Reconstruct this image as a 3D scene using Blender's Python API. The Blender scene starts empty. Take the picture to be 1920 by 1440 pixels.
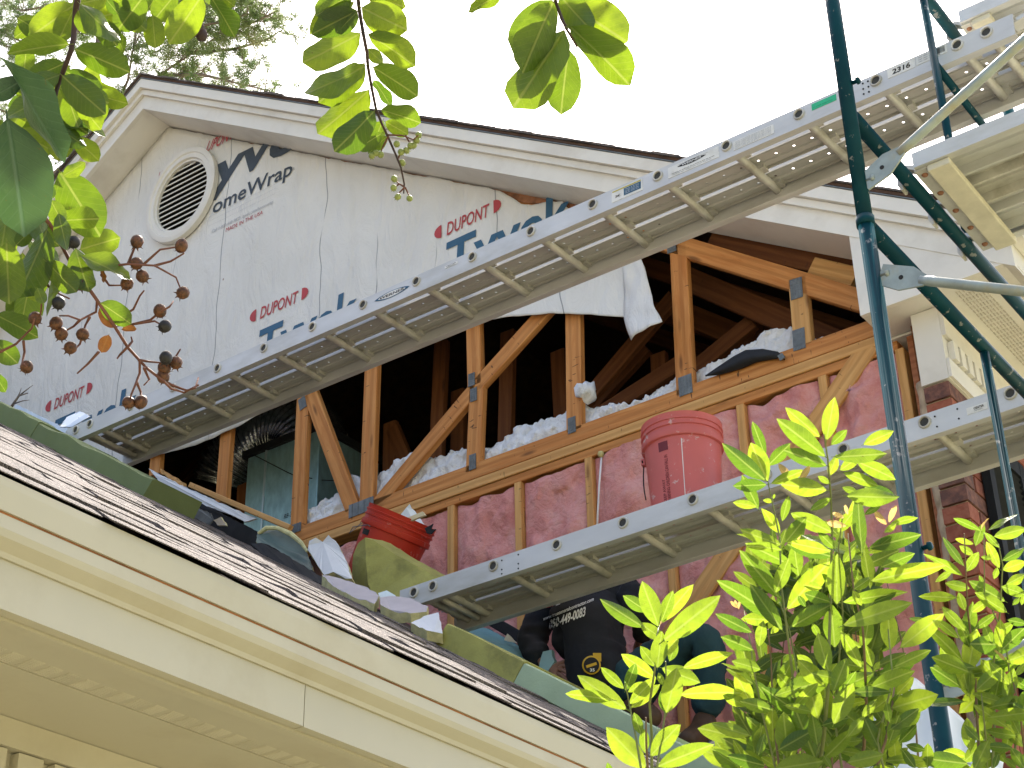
import bpy, bmesh, math, random
from mathutils import Vector, Matrix, Quaternion, noise
from mathutils.bvhtree import BVHTree
R = math.radians
rng = random.Random(11)
scene = bpy.context.scene
COL = scene.collection

# ---------------------------------------------------------------- camera, sky, sun, exposure
CAM = Vector((0.0, -6.0, 1.6))
F_PX = 3237.556
AZ, PITCH, ROLL = 0.94993305, 0.53283946, -0.02010724
fw = Vector((-math.cos(AZ)*math.cos(PITCH), math.sin(AZ)*math.cos(PITCH), math.sin(PITCH)))
r0 = fw.cross(Vector((0, 0, 1))).normalized()
u0 = r0.cross(fw)
cr = math.cos(ROLL)*r0 + math.sin(ROLL)*u0
cu = -math.sin(ROLL)*r0 + math.cos(ROLL)*u0
cd = bpy.data.cameras.new('camera')
cam = bpy.data.objects.new('camera', cd)
COL.objects.link(cam)
cam.matrix_world = Matrix(((cr.x, cu.x, -fw.x, CAM.x), (cr.y, cu.y, -fw.y, CAM.y), (cr.z, cu.z, -fw.z, CAM.z), (0, 0, 0, 1)))
cd.sensor_width = 36.0
cd.lens = F_PX/1920*36.0
cd.clip_start = 0.05
cd.clip_end = 2000
scene.camera = cam

SUN_EL, SUN_AZ = R(60), R(20)          # azimuth from +Y towards -X
SUN = Vector((-math.sin(SUN_AZ)*math.cos(SUN_EL), math.cos(SUN_AZ)*math.cos(SUN_EL), math.sin(SUN_EL)))
world = bpy.data.worlds.new('World')
scene.world = world
world.use_nodes = True
wn = world.node_tree
wn.nodes.clear()
sky = wn.nodes.new('ShaderNodeTexSky')
sky.sky_type = 'NISHITA'
sky.sun_disc = False
sky.sun_elevation = SUN_EL
sky.sun_rotation = -SUN_AZ
sky.dust_density = 6.0
sky.ozone_density = 0.6
sky.air_density = 1.0
bg = wn.nodes.new('ShaderNodeBackground')
bg.inputs['Strength'].default_value = 0.13
wo = wn.nodes.new('ShaderNodeOutputWorld')
wn.links.new(sky.outputs[0], bg.inputs['Color'])
wn.links.new(bg.outputs[0], wo.inputs['Surface'])
sd = bpy.data.lights.new('sun', 'SUN')
sd.energy = 4.2
sd.angle = R(0.5)
sd.color = (1.0, 0.95, 0.87)
sun = bpy.data.objects.new('sun', sd)
COL.objects.link(sun)
sun.location = SUN*60
sun.rotation_mode = 'QUATERNION'
sun.rotation_quaternion = SUN.to_track_quat('Z', 'Y')
vs = scene.view_settings
vs.view_transform = 'Standard'
vs.look = 'None'
vs.gamma = 1.0
vs.use_curve_mapping = False
vs.exposure = 1.80

# ---------------------------------------------------------------- helpers: points in the place
def ray(px, py):
    return (cr*(px-960) + cu*(720-py) + fw*F_PX).normalized()
def W(px, py, y=0.0):
    d = ray(px, py); return CAM + d*((y-CAM.y)/d.y)
def WX(px, py, x):
    d = ray(px, py); return CAM + d*((x-CAM.x)/d.x)
def WZ(px, py, z):
    d = ray(px, py); return CAM + d*((z-CAM.z)/d.z)
def WD(px, py, dist):
    return CAM + ray(px, py)*dist
def V(*a):
    return Vector(a)

# ---------------------------------------------------------------- helpers: objects
def tag(o, label=None, cat=None, group=None, kind=None):
    if label: o['label'] = label
    if cat: o['category'] = cat
    if group: o['group'] = group
    if kind: o['kind'] = kind
    return o
WM = {}
def empty(name, loc, label=None, cat=None, group=None, kind=None):
    o = bpy.data.objects.new(name, None)
    COL.objects.link(o)
    o.location = loc
    o.empty_display_size = 0.2
    WM[o.name] = Matrix.Translation(Vector(loc))
    return tag(o, label, cat, group, kind)
def link(name, me, parent=None, mat=None, M=None):
    """link a mesh whose matrix M is given in world space"""
    o = bpy.data.objects.new(name, me)
    COL.objects.link(o)
    if mat is not None and len(me.materials) == 0: me.materials.append(mat)
    M = M or Matrix.Identity(4)
    WM[o.name] = M.copy()
    if parent is not None:
        o.parent = parent
        o.matrix_parent_inverse = WM[parent.name].inverted()
    o.matrix_basis = M
    return o
class MB:
    def __init__(s): s.v = []; s.f = []; s.mi = []; s.cm = 0
    def add(s, vs, fs):
        b = len(s.v); s.v += [tuple(v) for v in vs]
        for f in fs: s.f.append(tuple(i+b for i in f)); s.mi.append(s.cm)
        return s
    def box(s, lo, hi):
        x0, y0, z0 = lo; x1, y1, z1 = hi
        return s.add([(x0,y0,z0),(x1,y0,z0),(x1,y1,z0),(x0,y1,z0),(x0,y0,z1),(x1,y0,z1),(x1,y1,z1),(x0,y1,z1)],
                     [(0,3,2,1),(4,5,6,7),(0,1,5,4),(1,2,6,5),(2,3,7,6),(3,0,4,7)])
    def obox(s, c, ax, ay, az):
        c, ax, ay, az = map(Vector, (c, ax, ay, az))
        vs = [c+i*ax+j*ay+k*az for k in (-1,1) for j in (-1,1) for i in (-1,1)]
        return s.add(vs, [(0,2,3,1),(4,5,7,6),(0,1,5,4),(1,3,7,5),(3,2,6,7),(2,0,4,6)])
    def prism(s, poly, d):
        """poly: list of 3D points (planar), d: offset vector"""
        n = len(poly); d = Vector(d)
        vs = [Vector(p) for p in poly] + [Vector(p)+d for p in poly]
        fs = [tuple(range(n))[::-1], tuple(range(n, 2*n))] + [(i, (i+1)%n, n+(i+1)%n, n+i) for i in range(n)]
        return s.add(vs, fs)
    def tube(s, pts, r, n=10, caps=True):
        pts = [Vector(p) for p in pts]
        rs = r if isinstance(r, (list, tuple)) else [r]*len(pts)
        rings = []; up = None
        for i, p in enumerate(pts):
            t = (pts[min(i+1, len(pts)-1)] - pts[max(i-1, 0)]).normalized()
            if up is None:
                up = t.orthogonal().normalized()
            up = (up - t*up.dot(t)).normalized()
            b = t.cross(up)
            rings.append([p + (up*math.cos(2*math.pi*k/n) + b*math.sin(2*math.pi*k/n))*rs[i] for k in range(n)])
        vs = [v for q in rings for v in q]; fs = []
        for i in range(len(pts)-1):
            for k in range(n):
                a = i*n+k; b2 = i*n+(k+1)%n
                fs.append((a, b2, b2+n, a+n))
        if caps:
            fs.append(tuple(range(n))[::-1]); fs.append(tuple(range((len(pts)-1)*n, len(pts)*n)))
        return s.add(vs, fs)
    def lathe(s, prof, c, ax, n=24, closed=False):
        """prof: (radius, height) list"""
        c = Vector(c); ax = Vector(ax).normalized(); u = ax.orthogonal().normalized(); w = ax.cross(u)
        vs = []; fs = []
        for (r, h) in prof:
            for k in range(n):
                a = 2*math.pi*k/n
                vs.append(c + ax*h + (u*math.cos(a)+w*math.sin(a))*r)
        m = len(prof)
        for i in range(m if closed else m-1):
            j = (i+1) % m
            for k in range(n):
                fs.append((i*n+k, i*n+(k+1)%n, j*n+(k+1)%n, j*n+k))
        return s.add(vs, fs)
    def grid(s, fn, nu, nv):
        vs = [fn(i/nu, j/nv) for j in range(nv+1) for i in range(nu+1)]
        fs = [(j*(nu+1)+i, j*(nu+1)+i+1, (j+1)*(nu+1)+i+1, (j+1)*(nu+1)+i) for j in range(nv) for i in range(nu)]
        return s.add(vs, fs)
    def mesh(s, name, mats, smooth=False):
        me = bpy.data.meshes.new(name)
        me.from_pydata(s.v, [], s.f)
        for m in (mats if isinstance(mats, (list, tuple)) else [mats]): me.materials.append(m)
        if any(s.mi):
            me.polygons.foreach_set('material_index', s.mi)
        if smooth:
            me.polygons.foreach_set('use_smooth', [True]*len(me.polygons))
        me.update()
        return me
    def build(s, name, mats, parent=None, smooth=False, M=None, fixn=True):
        me = s.mesh(name, mats, smooth)
        if fixn:
            bm = bmesh.new(); bm.from_mesh(me); bmesh.ops.recalc_face_normals(bm, faces=bm.faces[:]); bm.to_mesh(me); bm.free()
        return link(name, me, parent, None, M)
def autosmooth(o, ang=35):
    me = o.data
    me.polygons.foreach_set('use_smooth', [True]*len(me.polygons))
    me.set_sharp_from_angle(angle=R(ang))
    return o
def bevel(o, w=0.004, seg=2):
    m = o.modifiers.new('bevel', 'BEVEL'); m.width = w; m.segments = seg; m.limit_method = 'ANGLE'; m.angle_limit = R(40)
    return o
def basis(p, x, y):
    x = Vector(x).normalized(); y = Vector(y); y = (y - x*y.dot(x)).normalized(); z = x.cross(y)
    return Matrix(((x.x, y.x, z.x, p[0]), (x.y, y.y, z.y, p[1]), (x.z, y.z, z.z, p[2]), (0, 0, 0, 1)))
def beam_mesh(L, w, d, mat, ch=0.003):
    sec = [(-w/2+ch,-d/2),(w/2-ch,-d/2),(w/2,-d/2+ch),(w/2,d/2-ch),(w/2-ch,d/2),(-w/2+ch,d/2),(-w/2,d/2-ch),(-w/2,-d/2+ch)]
    mb = MB()
    vs = [(0, a, b) for a, b in sec] + [(L, a, b) for a, b in sec]
    mb.add(vs, [tuple(range(8))[::-1], tuple(range(8, 16))] + [(i, (i+1)%8, 8+(i+1)%8, 8+i) for i in range(8)])
    return mb.mesh('beam', mat)
def beam(name, p0, p1, w, d, mat, parent, wdir, ch=0.003):
    """timber from p0 to p1, w across wdir, d across the third axis; grain runs along local x"""
    p0, p1 = Vector(p0), Vector(p1)
    return link(name, beam_mesh((p1-p0).length, w, d, mat, ch), parent, None, basis(p0, p1-p0, wdir))

# ---------------------------------------------------------------- helpers: materials
class NT:
    def __init__(s, name):
        s.m = bpy.data.materials.new(name); s.m.use_nodes = True
        s.t = s.m.node_tree; s.t.nodes.clear()
        s.out = s.n('ShaderNodeOutputMaterial')
    def n(s, typ, **kw):
        nd = s.t.nodes.new(typ)
        for k, v in kw.items(): setattr(nd, k, v)
        return nd
    def l(s, a, b): s.t.links.new(a, b)
    def coord(s, scale=(1,1,1), kind='Object'):
        tc = s.n('ShaderNodeTexCoord'); mp = s.n('ShaderNodeMapping')
        mp.inputs['Scale'].default_value = scale
        s.l(tc.outputs[kind], mp.inputs['Vector'])
        return mp.outputs['Vector']
    def rcoord(s, scale=(1,1,1)):
        """object coordinates shifted per object"""
        tc = s.n('ShaderNodeTexCoord'); oi = s.n('ShaderNodeObjectInfo'); ad = s.n('ShaderNodeVectorMath', operation='MULTIPLY_ADD')
        cx = s.n('ShaderNodeCombineXYZ')
        for i in range(3): s.l(oi.outputs['Random'], cx.inputs[i])
        ad.inputs[1].default_value = (37.0, 61.0, 83.0)
        s.l(cx.outputs[0], ad.inputs[0]); s.l(tc.outputs['Object'], ad.inputs[2])
        mp = s.n('ShaderNodeMapping'); mp.inputs['Scale'].default_value = scale
        s.l(ad.outputs[0], mp.inputs['Vector'])
        return mp.outputs['Vector']
    def noise(s, vec, scale, detail=4, rough=0.55, dist=0.0):
        nd = s.n('ShaderNodeTexNoise'); nd.inputs['Scale'].default_value = scale
        nd.inputs['Detail'].default_value = detail; nd.inputs['Roughness'].default_value = rough; nd.inputs['Distortion'].default_value = dist
        s.l(vec, nd.inputs['Vector']); return nd.outputs['Fac']
    def ramp(s, fac, stops):
        nd = s.n('ShaderNodeValToRGB'); el = nd.color_ramp.elements
        while len(el) < len(stops): el.new(0.5)
        for e, (p, c) in zip(el, stops):
            e.position = p; e.color = (c[0], c[1], c[2], 1) if isinstance(c, (tuple, list)) else (c, c, c, 1)
        s.l(fac, nd.inputs['Fac']); return nd.outputs['Color']
    def mix(s, fac, a, b, mode='MIX'):
        nd = s.n('ShaderNodeMixRGB', blend_type=mode)
        for sock, val in ((nd.inputs['Fac'], fac), (nd.inputs['Color1'], a), (nd.inputs['Color2'], b)):
            if hasattr(val, 'links'): s.l(val, sock)
            elif isinstance(val, (tuple, list)): sock.default_value = (*val[:3], 1)
            else: sock.default_value = val
        return nd.outputs['Color']
    def math(s, op, a, b=None, c=None):
        nd = s.n('ShaderNodeMath', operation=op)
        for i, val in enumerate((a, b, c)):
            if val is None: continue
            if hasattr(val, 'links'): s.l(val, nd.inputs[i])
            else: nd.inputs[i].default_value = val
        return nd.outputs[0]
    def bump(s, h, strength=0.3, dist=0.01):
        nd = s.n('ShaderNodeBump'); nd.inputs['Strength'].default_value = strength; nd.inputs['Distance'].default_value = dist
        s.l(h, nd.inputs['Height']); return nd.outputs['Normal']
    def bsdf(s, color, rough=0.6, metal=0.0, spec=0.4, normal=None, link=True):
        b = s.n('ShaderNodeBsdfPrincipled')
        for sock, val in ((b.inputs['Base Color'], color), (b.inputs['Roughness'], rough), (b.inputs['Metallic'], metal)):
            if hasattr(val, 'links'): s.l(val, sock)
            elif isinstance(val, (tuple, list)): sock.default_value = (*val[:3], 1)
            else: sock.default_value = val
        b.inputs['Specular IOR Level'].default_value = spec
        if normal is not None: s.l(normal, b.inputs['Normal'])
        if link: s.l(b.outputs[0], s.out.inputs['Surface'])
        return b
def simple(name, col, rough=0.6, metal=0.0, spec=0.4, var=0.12, vscale=6.0, bumps=0.0, bscale=120.0, dirt=None, dscale=3.0, damt=0.35, stretch=(1,1,1)):
    t = NT(name)
    v = t.rcoord(stretch)
    f = t.noise(v, vscale, 5)
    c = t.ramp(f, [(0.3, tuple(x*(1-var) for x in col)), (0.7, tuple(min(1, x*(1+var)) for x in col))])
    if dirt:
        df = t.ramp(t.noise(v, dscale, 6, 0.65), [(0.5, 0.0), (0.72, damt)])
        c = t.mix(df, c, dirt)
    nrm = t.bump(t.noise(v, bscale, 3), bumps, 0.004) if bumps else None
    rr = t.math('MULTIPLY_ADD', t.noise(v, vscale*2.3, 4), 0.25, rough-0.12)
    t.bsdf(c, rr, metal, spec, nrm)
    return t.m
# ---------------------------------------------------------------- materials
def wood_mat(name, a, b, dark, marks=0.8):
    t = NT(name)
    v = t.rcoord((1, 1, 1))
    mp = t.n('ShaderNodeMapping'); mp.inputs['Scale'].default_value = (1.3, 16, 16); t.l(v, mp.inputs['Vector'])
    g = t.noise(mp.outputs[0], 2.2, 6, 0.6, 1.2)
    mp2 = t.n('ShaderNodeMapping'); mp2.inputs['Scale'].default_value = (0.55, 7, 7); t.l(v, mp2.inputs['Vector'])
    wv = t.n('ShaderNodeTexWave', wave_type='RINGS'); wv.inputs['Scale'].default_value = 1.6; wv.inputs['Distortion'].default_value = 5; wv.inputs['Detail'].default_value = 3
    t.l(mp2.outputs[0], wv.inputs['Vector'])
    c = t.ramp(g, [(0.3, a), (0.7, b)])
    c = t.mix(t.ramp(wv.outputs['Fac'], [(0.35, 0.0), (0.9, 0.45)]), c, tuple(x*0.72 for x in a))
    vo = t.n('ShaderNodeTexVoronoi'); vo.inputs['Scale'].default_value = 1.0
    mp3 = t.n('ShaderNodeMapping'); mp3.inputs['Scale'].default_value = (2.6, 11, 11); t.l(v, mp3.inputs['Vector']); t.l(mp3.outputs[0], vo.inputs['Vector'])
    c = t.mix(t.ramp(vo.outputs['Distance'], [(0.07, 0.75), (0.16, 0.0)]), c, dark)
    mp4 = t.n('ShaderNodeMapping'); mp4.inputs['Scale'].default_value = (62, 13, 13); t.l(v, mp4.inputs['Vector'])
    c = t.mix(t.ramp(t.noise(mp4.outputs[0], 1.0, 2), [(0.70, 0.0), (0.72, marks)]), c, (0.03, 0.02, 0.015))
    n = t.bump(g, 0.25, 0.003)
    t.bsdf(c, 0.72, 0, 0.25, n)
    return t.m
M_wood = wood_mat('pine_lumber', (0.46, 0.17, 0.042), (0.62, 0.29, 0.09), (0.12, 0.045, 0.015))
M_wood2 = wood_mat('yellow_pine_lumber', (0.54, 0.27, 0.085), (0.68, 0.40, 0.15), (0.15, 0.06, 0.02), 0.5)
M_wood3 = wood_mat('shade_darkened_lumber', (0.13, 0.042, 0.011), (0.19, 0.07, 0.02), (0.05, 0.02, 0.008), 0.3)  # pine colour darkened to stand in for the attic's shade
M_osb = simple('plywood_deck', (0.07, 0.035, 0.018), 0.85, var=0.3, vscale=14)  # plywood tone darkened to deepen the shade under the roof
M_trim = simple('white_trim_paint', (0.68, 0.65, 0.58), 0.55, var=0.05, vscale=2.5, bumps=0.04, bscale=60, dirt=(0.40, 0.35, 0.27), dscale=2.6, damt=0.38)
M_cream = simple('cream_trim_paint', (0.51, 0.47, 0.35), 0.5, var=0.05, vscale=2.0, bumps=0.04, bscale=70, dirt=(0.33, 0.27, 0.16), dscale=4.0, damt=0.35)
M_rust = simple('rust_seam', (0.30, 0.12, 0.04), 0.8, var=0.5, vscale=9)
M_galv = simple('galvanised_steel', (0.15, 0.16, 0.155), 0.5, 0.35, var=0.25, vscale=22, bumps=0.2, bscale=260)
M_duct = simple('galvanised_duct_sheet', (0.28, 0.44, 0.45), 0.42, 0.4, var=0.2, vscale=30, stretch=(1, 1, 0.4))
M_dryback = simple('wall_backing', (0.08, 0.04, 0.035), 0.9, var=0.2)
M_black = simple('black_felt', (0.015, 0.016, 0.018), 0.85, var=0.3, bumps=0.2, bscale=90)
M_dark = simple('dark_void_paint', (0.02, 0.02, 0.02), 0.9)
M_alu = simple('mill_aluminium', (0.57, 0.57, 0.55), 0.46, 0.25, var=0.10, vscale=9, bumps=0.05, bscale=80, dirt=(0.30, 0.28, 0.20), dscale=5, damt=0.5, stretch=(0.35, 1, 1))
M_alu2 = simple('grimy_aluminium', (0.52, 0.505, 0.45), 0.5, 0.25, var=0.18, vscale=9, dirt=(0.20, 0.17, 0.10), dscale=7, damt=0.6)
M_fiberglass = None

def wrap_mat():
    t = NT('house_wrap_sheet')
    v = t.coord((1, 1, 1))
    c = t.ramp(t.noise(v, 1.7, 5), [(0.3, (0.64, 0.625, 0.58)), (0.7, (0.72, 0.705, 0.66))])
    sep = t.n('ShaderNodeSeparateXYZ'); t.l(v, sep.inputs[0])
    # dark staple seams running down the sheet, wandering a little
    wob = t.math('MULTIPLY_ADD', t.noise(t.coord((0.3, 1, 1.2)), 1.5, 2), 0.12, sep.outputs['X'])
    fr = t.math('FRACT', t.math('MULTIPLY', wob, 1/0.41))
    ln = t.math('LESS_THAN', t.math('ABSOLUTE', t.math('SUBTRACT', fr, 0.5)), 0.0085)
    brk = t.ramp(t.noise(t.coord((2.2, 1, 0.9)), 1.1, 3), [(0.47, 0.0), (0.53, 0.75)])
    c = t.mix(t.math('MULTIPLY', ln, brk), c, (0.16, 0.165, 0.17))
    vo = t.n('ShaderNodeTexVoronoi'); vo.inputs['Scale'].default_value = 1.0
    t.l(t.coord((4.5, 1, 3.2)), vo.inputs['Vector'])
    c = t.mix(t.ramp(vo.outputs['Distance'], [(0.03, 0.85), (0.045, 0.0)]), c, (0.16, 0.05, 0.03))
    c = t.mix(t.ramp(t.noise(t.coord((3, 1, 0.8)), 2.2, 5), [(0.55, 0.0), (0.8, 0.25)]), c, (0.42, 0.40, 0.35))
    n1 = t.bump(t.noise(t.coord((2.4, 1, 0.9)), 2.6, 6, 0.6, 1.2), 0.75, 0.03)
    nd = t.n('ShaderNodeBump'); nd.inputs['Strength'].default_value = 0.15; nd.inputs['Distance'].default_value = 0.003
    t.l(t.noise(v, 90, 2), nd.inputs['Height']); t.l(n1, nd.inputs['Normal'])
    t.bsdf(c, 0.6, 0, 0.3, nd.outputs['Normal'])
    return t.m
M_wrap = wrap_mat()
M_ink_red = simple('red_print', (0.42, 0.055, 0.06), 0.7, var=0.1)
M_ink_blue = simple('navy_print', (0.035, 0.11, 0.19), 0.7, var=0.1)
M_ink_grey = simple('charcoal_print', (0.05, 0.065, 0.085), 0.7, var=0.1)
M_ink_pale = simple('pale_grey_print', (0.40, 0.40, 0.41), 0.7, var=0.1)
M_ink_black = simple('black_print', (0.015, 0.015, 0.015), 0.7)
M_ink_white = simple('white_print', (0.75, 0.75, 0.75), 0.7, var=0.15)

def fluffy(name, a, b, c3, sc, bs, disp=0.02):
    t = NT(name)
    v = t.rcoord((1, 1, 1))
    n1 = t.noise(v, sc, 7, 0.62, 0.8)
    c = t.ramp(n1, [(0.24, a), (0.50, b), (0.80, c3)])
    c = t.mix(t.ramp(t.noise(v, sc*9, 5, 0.7, 2.0), [(0.45, 0.0), (0.75, 0.35)]), c, c3)
    h = t.math('ADD', t.noise(v, sc*1.6, 6, 0.6, 1.0), t.math('MULTIPLY', t.noise(v, sc*7, 4), 0.35))
    t.bsdf(c, 0.95, 0, 0.1, t.bump(h, bs, disp))
    return t.m
M_pink = fluffy('pink_fibreglass', (0.49, 0.155, 0.14), (0.64, 0.28, 0.255), (0.73, 0.44, 0.40), 5.5, 0.6, 0.04)
M_blown = fluffy('white_blown_fibreglass', (0.62, 0.62, 0.61), (0.74, 0.74, 0.73), (0.80, 0.80, 0.80), 16, 0.8, 0.015)

def shingle_mat():
    t = NT('asphalt_shingle')
    v = t.rcoord((1, 1, 1))
    oi = t.n('ShaderNodeObjectInfo')
    base = t.ramp(oi.outputs['Random'], [(0.0, (0.035, 0.031, 0.029)), (0.35, (0.085, 0.074, 0.067)), (0.7, (0.135, 0.115, 0.102)), (1.0, (0.05, 0.046, 0.044))])
    gr = t.noise(v, 420, 2, 0.7)
    c = t.mix(t.ramp(t.noise(v, 75, 4, 0.7), [(0.44, 0.0), (0.54, 0.95)]), base, (0.018, 0.018, 0.018))
    c = t.mix(t.ramp(t.noise(t.rcoord((1, .35, 1)), 30, 5, 0.75), [(0.50, 0.0), (0.60, 0.9)]), c, (0.02, 0.02, 0.02))
    c = t.mix(t.ramp(gr, [(0.40, 0.0), (0.62, 0.8)]), c, (0.33, 0.285, 0.26))
    c = t.mix(t.ramp(t.noise(v, 6, 5), [(0.45, 0.0), (0.75, 0.55)]), c, (0.03, 0.028, 0.027))
    n = t.bump(gr, 0.9, 0.004)
    t.bsdf(c, 0.85, 0, 0.10, n)
    return t.m
M_shingle = shingle_mat()
def brick_mat():
    t = NT('red_brick')
    v = t.rcoord((1, 1, 1)); oi = t.n('ShaderNodeObjectInfo')
    base = t.ramp(oi.outputs['Random'], [(0.0, (0.20, 0.06, 0.04)), (0.55, (0.28, 0.085, 0.05)), (0.8, (0.17, 0.06, 0.045)), (1.0, (0.085, 0.055, 0.05))])
    c = t.mix(t.ramp(t.noise(v, 30, 5), [(0.4, 0.0), (0.75, 0.5)]), base, (0.38, 0.17, 0.11))
    t.bsdf(c, 0.85, 0, 0.2, t.bump(t.noise(v, 80, 4), 0.5, 0.005))
    return t.m
M_brick = brick_mat()
M_mortar = simple('mortar', (0.46, 0.36, 0.24), 0.95, var=0.25, vscale=18, bumps=0.7, bscale=70)
M_shutter = simple('black_shutter_paint', (0.012, 0.014, 0.016), 0.75, spec=0.15, var=0.2)

def ground_mat():
    t = NT('lawn_and_drive')
    v = t.coord((1, 1, 1))
    c = t.ramp(t.noise(v, 0.35, 5), [(0.4, (0.26, 0.235, 0.18)), (0.6, (0.17, 0.185, 0.08))])
    c = t.mix(t.ramp(t.noise(v, 9, 6), [(0.4, 0.0), (0.7, 0.5)]), c, (0.31, 0.27, 0.20))
    t.bsdf(c, 0.95, 0, 0.1, t.bump(t.noise(v, 30, 5), 0.6, 0.03))
    return t.m

# ---------------------------------------------------------------- lettering
_txt = {}
def text_geo(s, bold=0.0):
    key = (s, bold)
    if key in _txt: return _txt[key]
    cu_ = bpy.data.curves.new('txt', 'FONT'); cu_.body = s; cu_.size = 1.0; cu_.offset = bold; cu_.resolution_u = 3
    ob = bpy.data.objects.new('txt', cu_); COL.objects.link(ob)
    bpy.context.view_layer.update()
    dg = bpy.context.evaluated_depsgraph_get()
    me = bpy.data.meshes.new_from_object(ob.evaluated_get(dg))
    vs = [(v.co.x, v.co.y) for v in me.vertices]; fs = [tuple(p.vertices) for p in me.polygons]
    bpy.data.objects.remove(ob); bpy.data.meshes.remove(me); bpy.data.curves.remove(cu_)
    x0 = min(v[0] for v in vs); x1 = max(v[0] for v in vs)
    _txt[key] = ([(a-x0, b) for a, b in vs], fs, x1-x0)
    return _txt[key]
CAPH = 0.70
def put_text(mb, s, org, xdir, ydir, width, height, shear=0.0, bold=0.0, fn=None):
    """flat print: org = baseline start; width over all, height of a capital"""
    vs, fs, w = text_geo(s, bold)
    sx = width/w; sy = height/CAPH
    out = []
    for a, b in vs:
        p = Vector(org) + Vector(xdir)*(a*sx + b*sy*shear) + Vector(ydir)*(b*sy)
        out.append(fn(p) if fn else p)
    mb.add(out, fs)
    return mb

# ---------------------------------------------------------------- ground
g = MB().add([(-600, -600, 0), (600, -600, 0), (600, 600, 0), (-600, 600, 0)], [(0, 1, 2, 3)])
tag(g.build('ground', ground_mat()), kind='structure')

# ---------------------------------------------------------------- the house
PKX = -7.027                 # ridge line
SL = 0.65                    # rake slope
ZC = 1.6                     # camera height over ground
def z_soffit(x): return 7.309 + ZC - SL*abs(x-PKX)
def z_top(x): return 7.545 + ZC - SL*abs(x-PKX)
EX = -1.66                   # right eave
EXL = 2*PKX - EX
OVY = -0.25                  # face of the rake boards
ZE = 3.855 + ZC              # underside of the boxed eave
XC = -2.06                   # corner of the brick side wall
house = empty('house', (-4.5, 0, 0), 'two storey house with an opened gable wall showing roof trusses and pink insulation', 'house')

# rake fascia, crown, soffit: one strip per side
def rake_strip(name, y0, y1, zf0, zf1, xa, xb, mat, parent=house):
    """board following the rake between xa and xb; zf0/zf1 give lower and upper height at x"""
    xs = sorted([xa, xb] + ([PKX] if xa < PKX < xb else []))
    mb = MB()
    lo = [(x, y0, zf0(x)) for x in xs]; hi = [(x, y0, zf1(x)) for x in xs]
    poly_n = len(xs)
    for i in range(poly_n-1):
        mb.prism([lo[i], lo[i+1], hi[i+1], hi[i]], (0, y1-y0, 0))
    return mb.build(name, mat, parent)
rake_strip('rake_fascia', OVY, OVY+0.03, lambda x: z_soffit(x), lambda x: z_soffit(x)+0.125, EXL, EX-0.004, M_trim)
rake_strip('rake_crown', OVY-0.022, OVY-0.002, lambda x: z_soffit(x)+0.108, lambda x: z_soffit(x)+0.150, EXL, EX-0.004, M_trim)
rake_strip('rake_crown', OVY-0.045, OVY-0.004, lambda x: z_soffit(x)+0.153, lambda x: z_top(x)-0.012, EXL, EX+0.002, M_trim)
rake_strip('rake_soffit', OVY+0.032, 0.03, lambda x: z_soffit(x)+0.004, lambda x: z_soffit(x)+0.018, EXL, EX-0.006, M_trim)
rake_strip('drip_edge', OVY-0.05, OVY-0.008, lambda x: z_top(x)-0.009, lambda x: z_top(x)-0.003, EXL, EX+0.004, M_galv)
# roof deck, closed to the back
mb = MB()
for xa, xb in ((EXL-0.02, PKX), (PKX, EX+0.02)):
    mb.prism([(xa, OVY-0.05, z_top(xa)), (xb, OVY-0.05, z_top(xb)), (xb, OVY-0.05, z_top(xb)+0.016), (xa, OVY-0.05, z_top(xa)+0.016)], (0, 9.3, 0))
mb.build('roof_deck', M_osb, house)
# shingles along the right rake, one by one, the field behind them in one piece
n_sh = 0
cosr = 1/math.sqrt(1+SL*SL)
def rake_shingle(xm, sgn, ln, y0, y1, dz, th):
    d = Vector((sgn*cosr, 0, -SL*cosr)); nrm = Vector((sgn*SL*cosr, 0, cosr))
    c = Vector((xm, 0, z_top(xm)+0.016)) + nrm*(dz+th/2)
    m_ = MB().obox((c.x, (y0+y1)/2, c.z), d*ln/2, (0, (y1-y0)/2, 0), nrm*th/2)
    o = m_.build('shingle', M_shingle, house)
    return o
xw = PKX
while xw < EX:
    for sgn in (1, -1):
        xm = PKX + sgn*(xw-PKX+0.06)
        if sgn < 0 and xm < -10.2: continue
        rake_shingle(xm, sgn, 0.17, OVY-0.053-rng.random()*0.014, OVY+0.35+rng.random()*0.05, 0.0+rng.random()*0.004, 0.005+rng.random()*0.008)
    xw += 0.119
mb = MB()
for xa, xb in ((EXL-0.03, PKX), (PKX, EX+0.03)):
    mb.prism([(xa, OVY+0.3, z_top(xa)+0.018), (xb, OVY+0.3, z_top(xb)+0.018), (xb, OVY+0.3, z_top(xb)+0.028), (xa, OVY+0.3, z_top(xa)+0.028)], (0, 8.9, 0))
mb.build('shingle_field', M_shingle, house)
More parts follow.
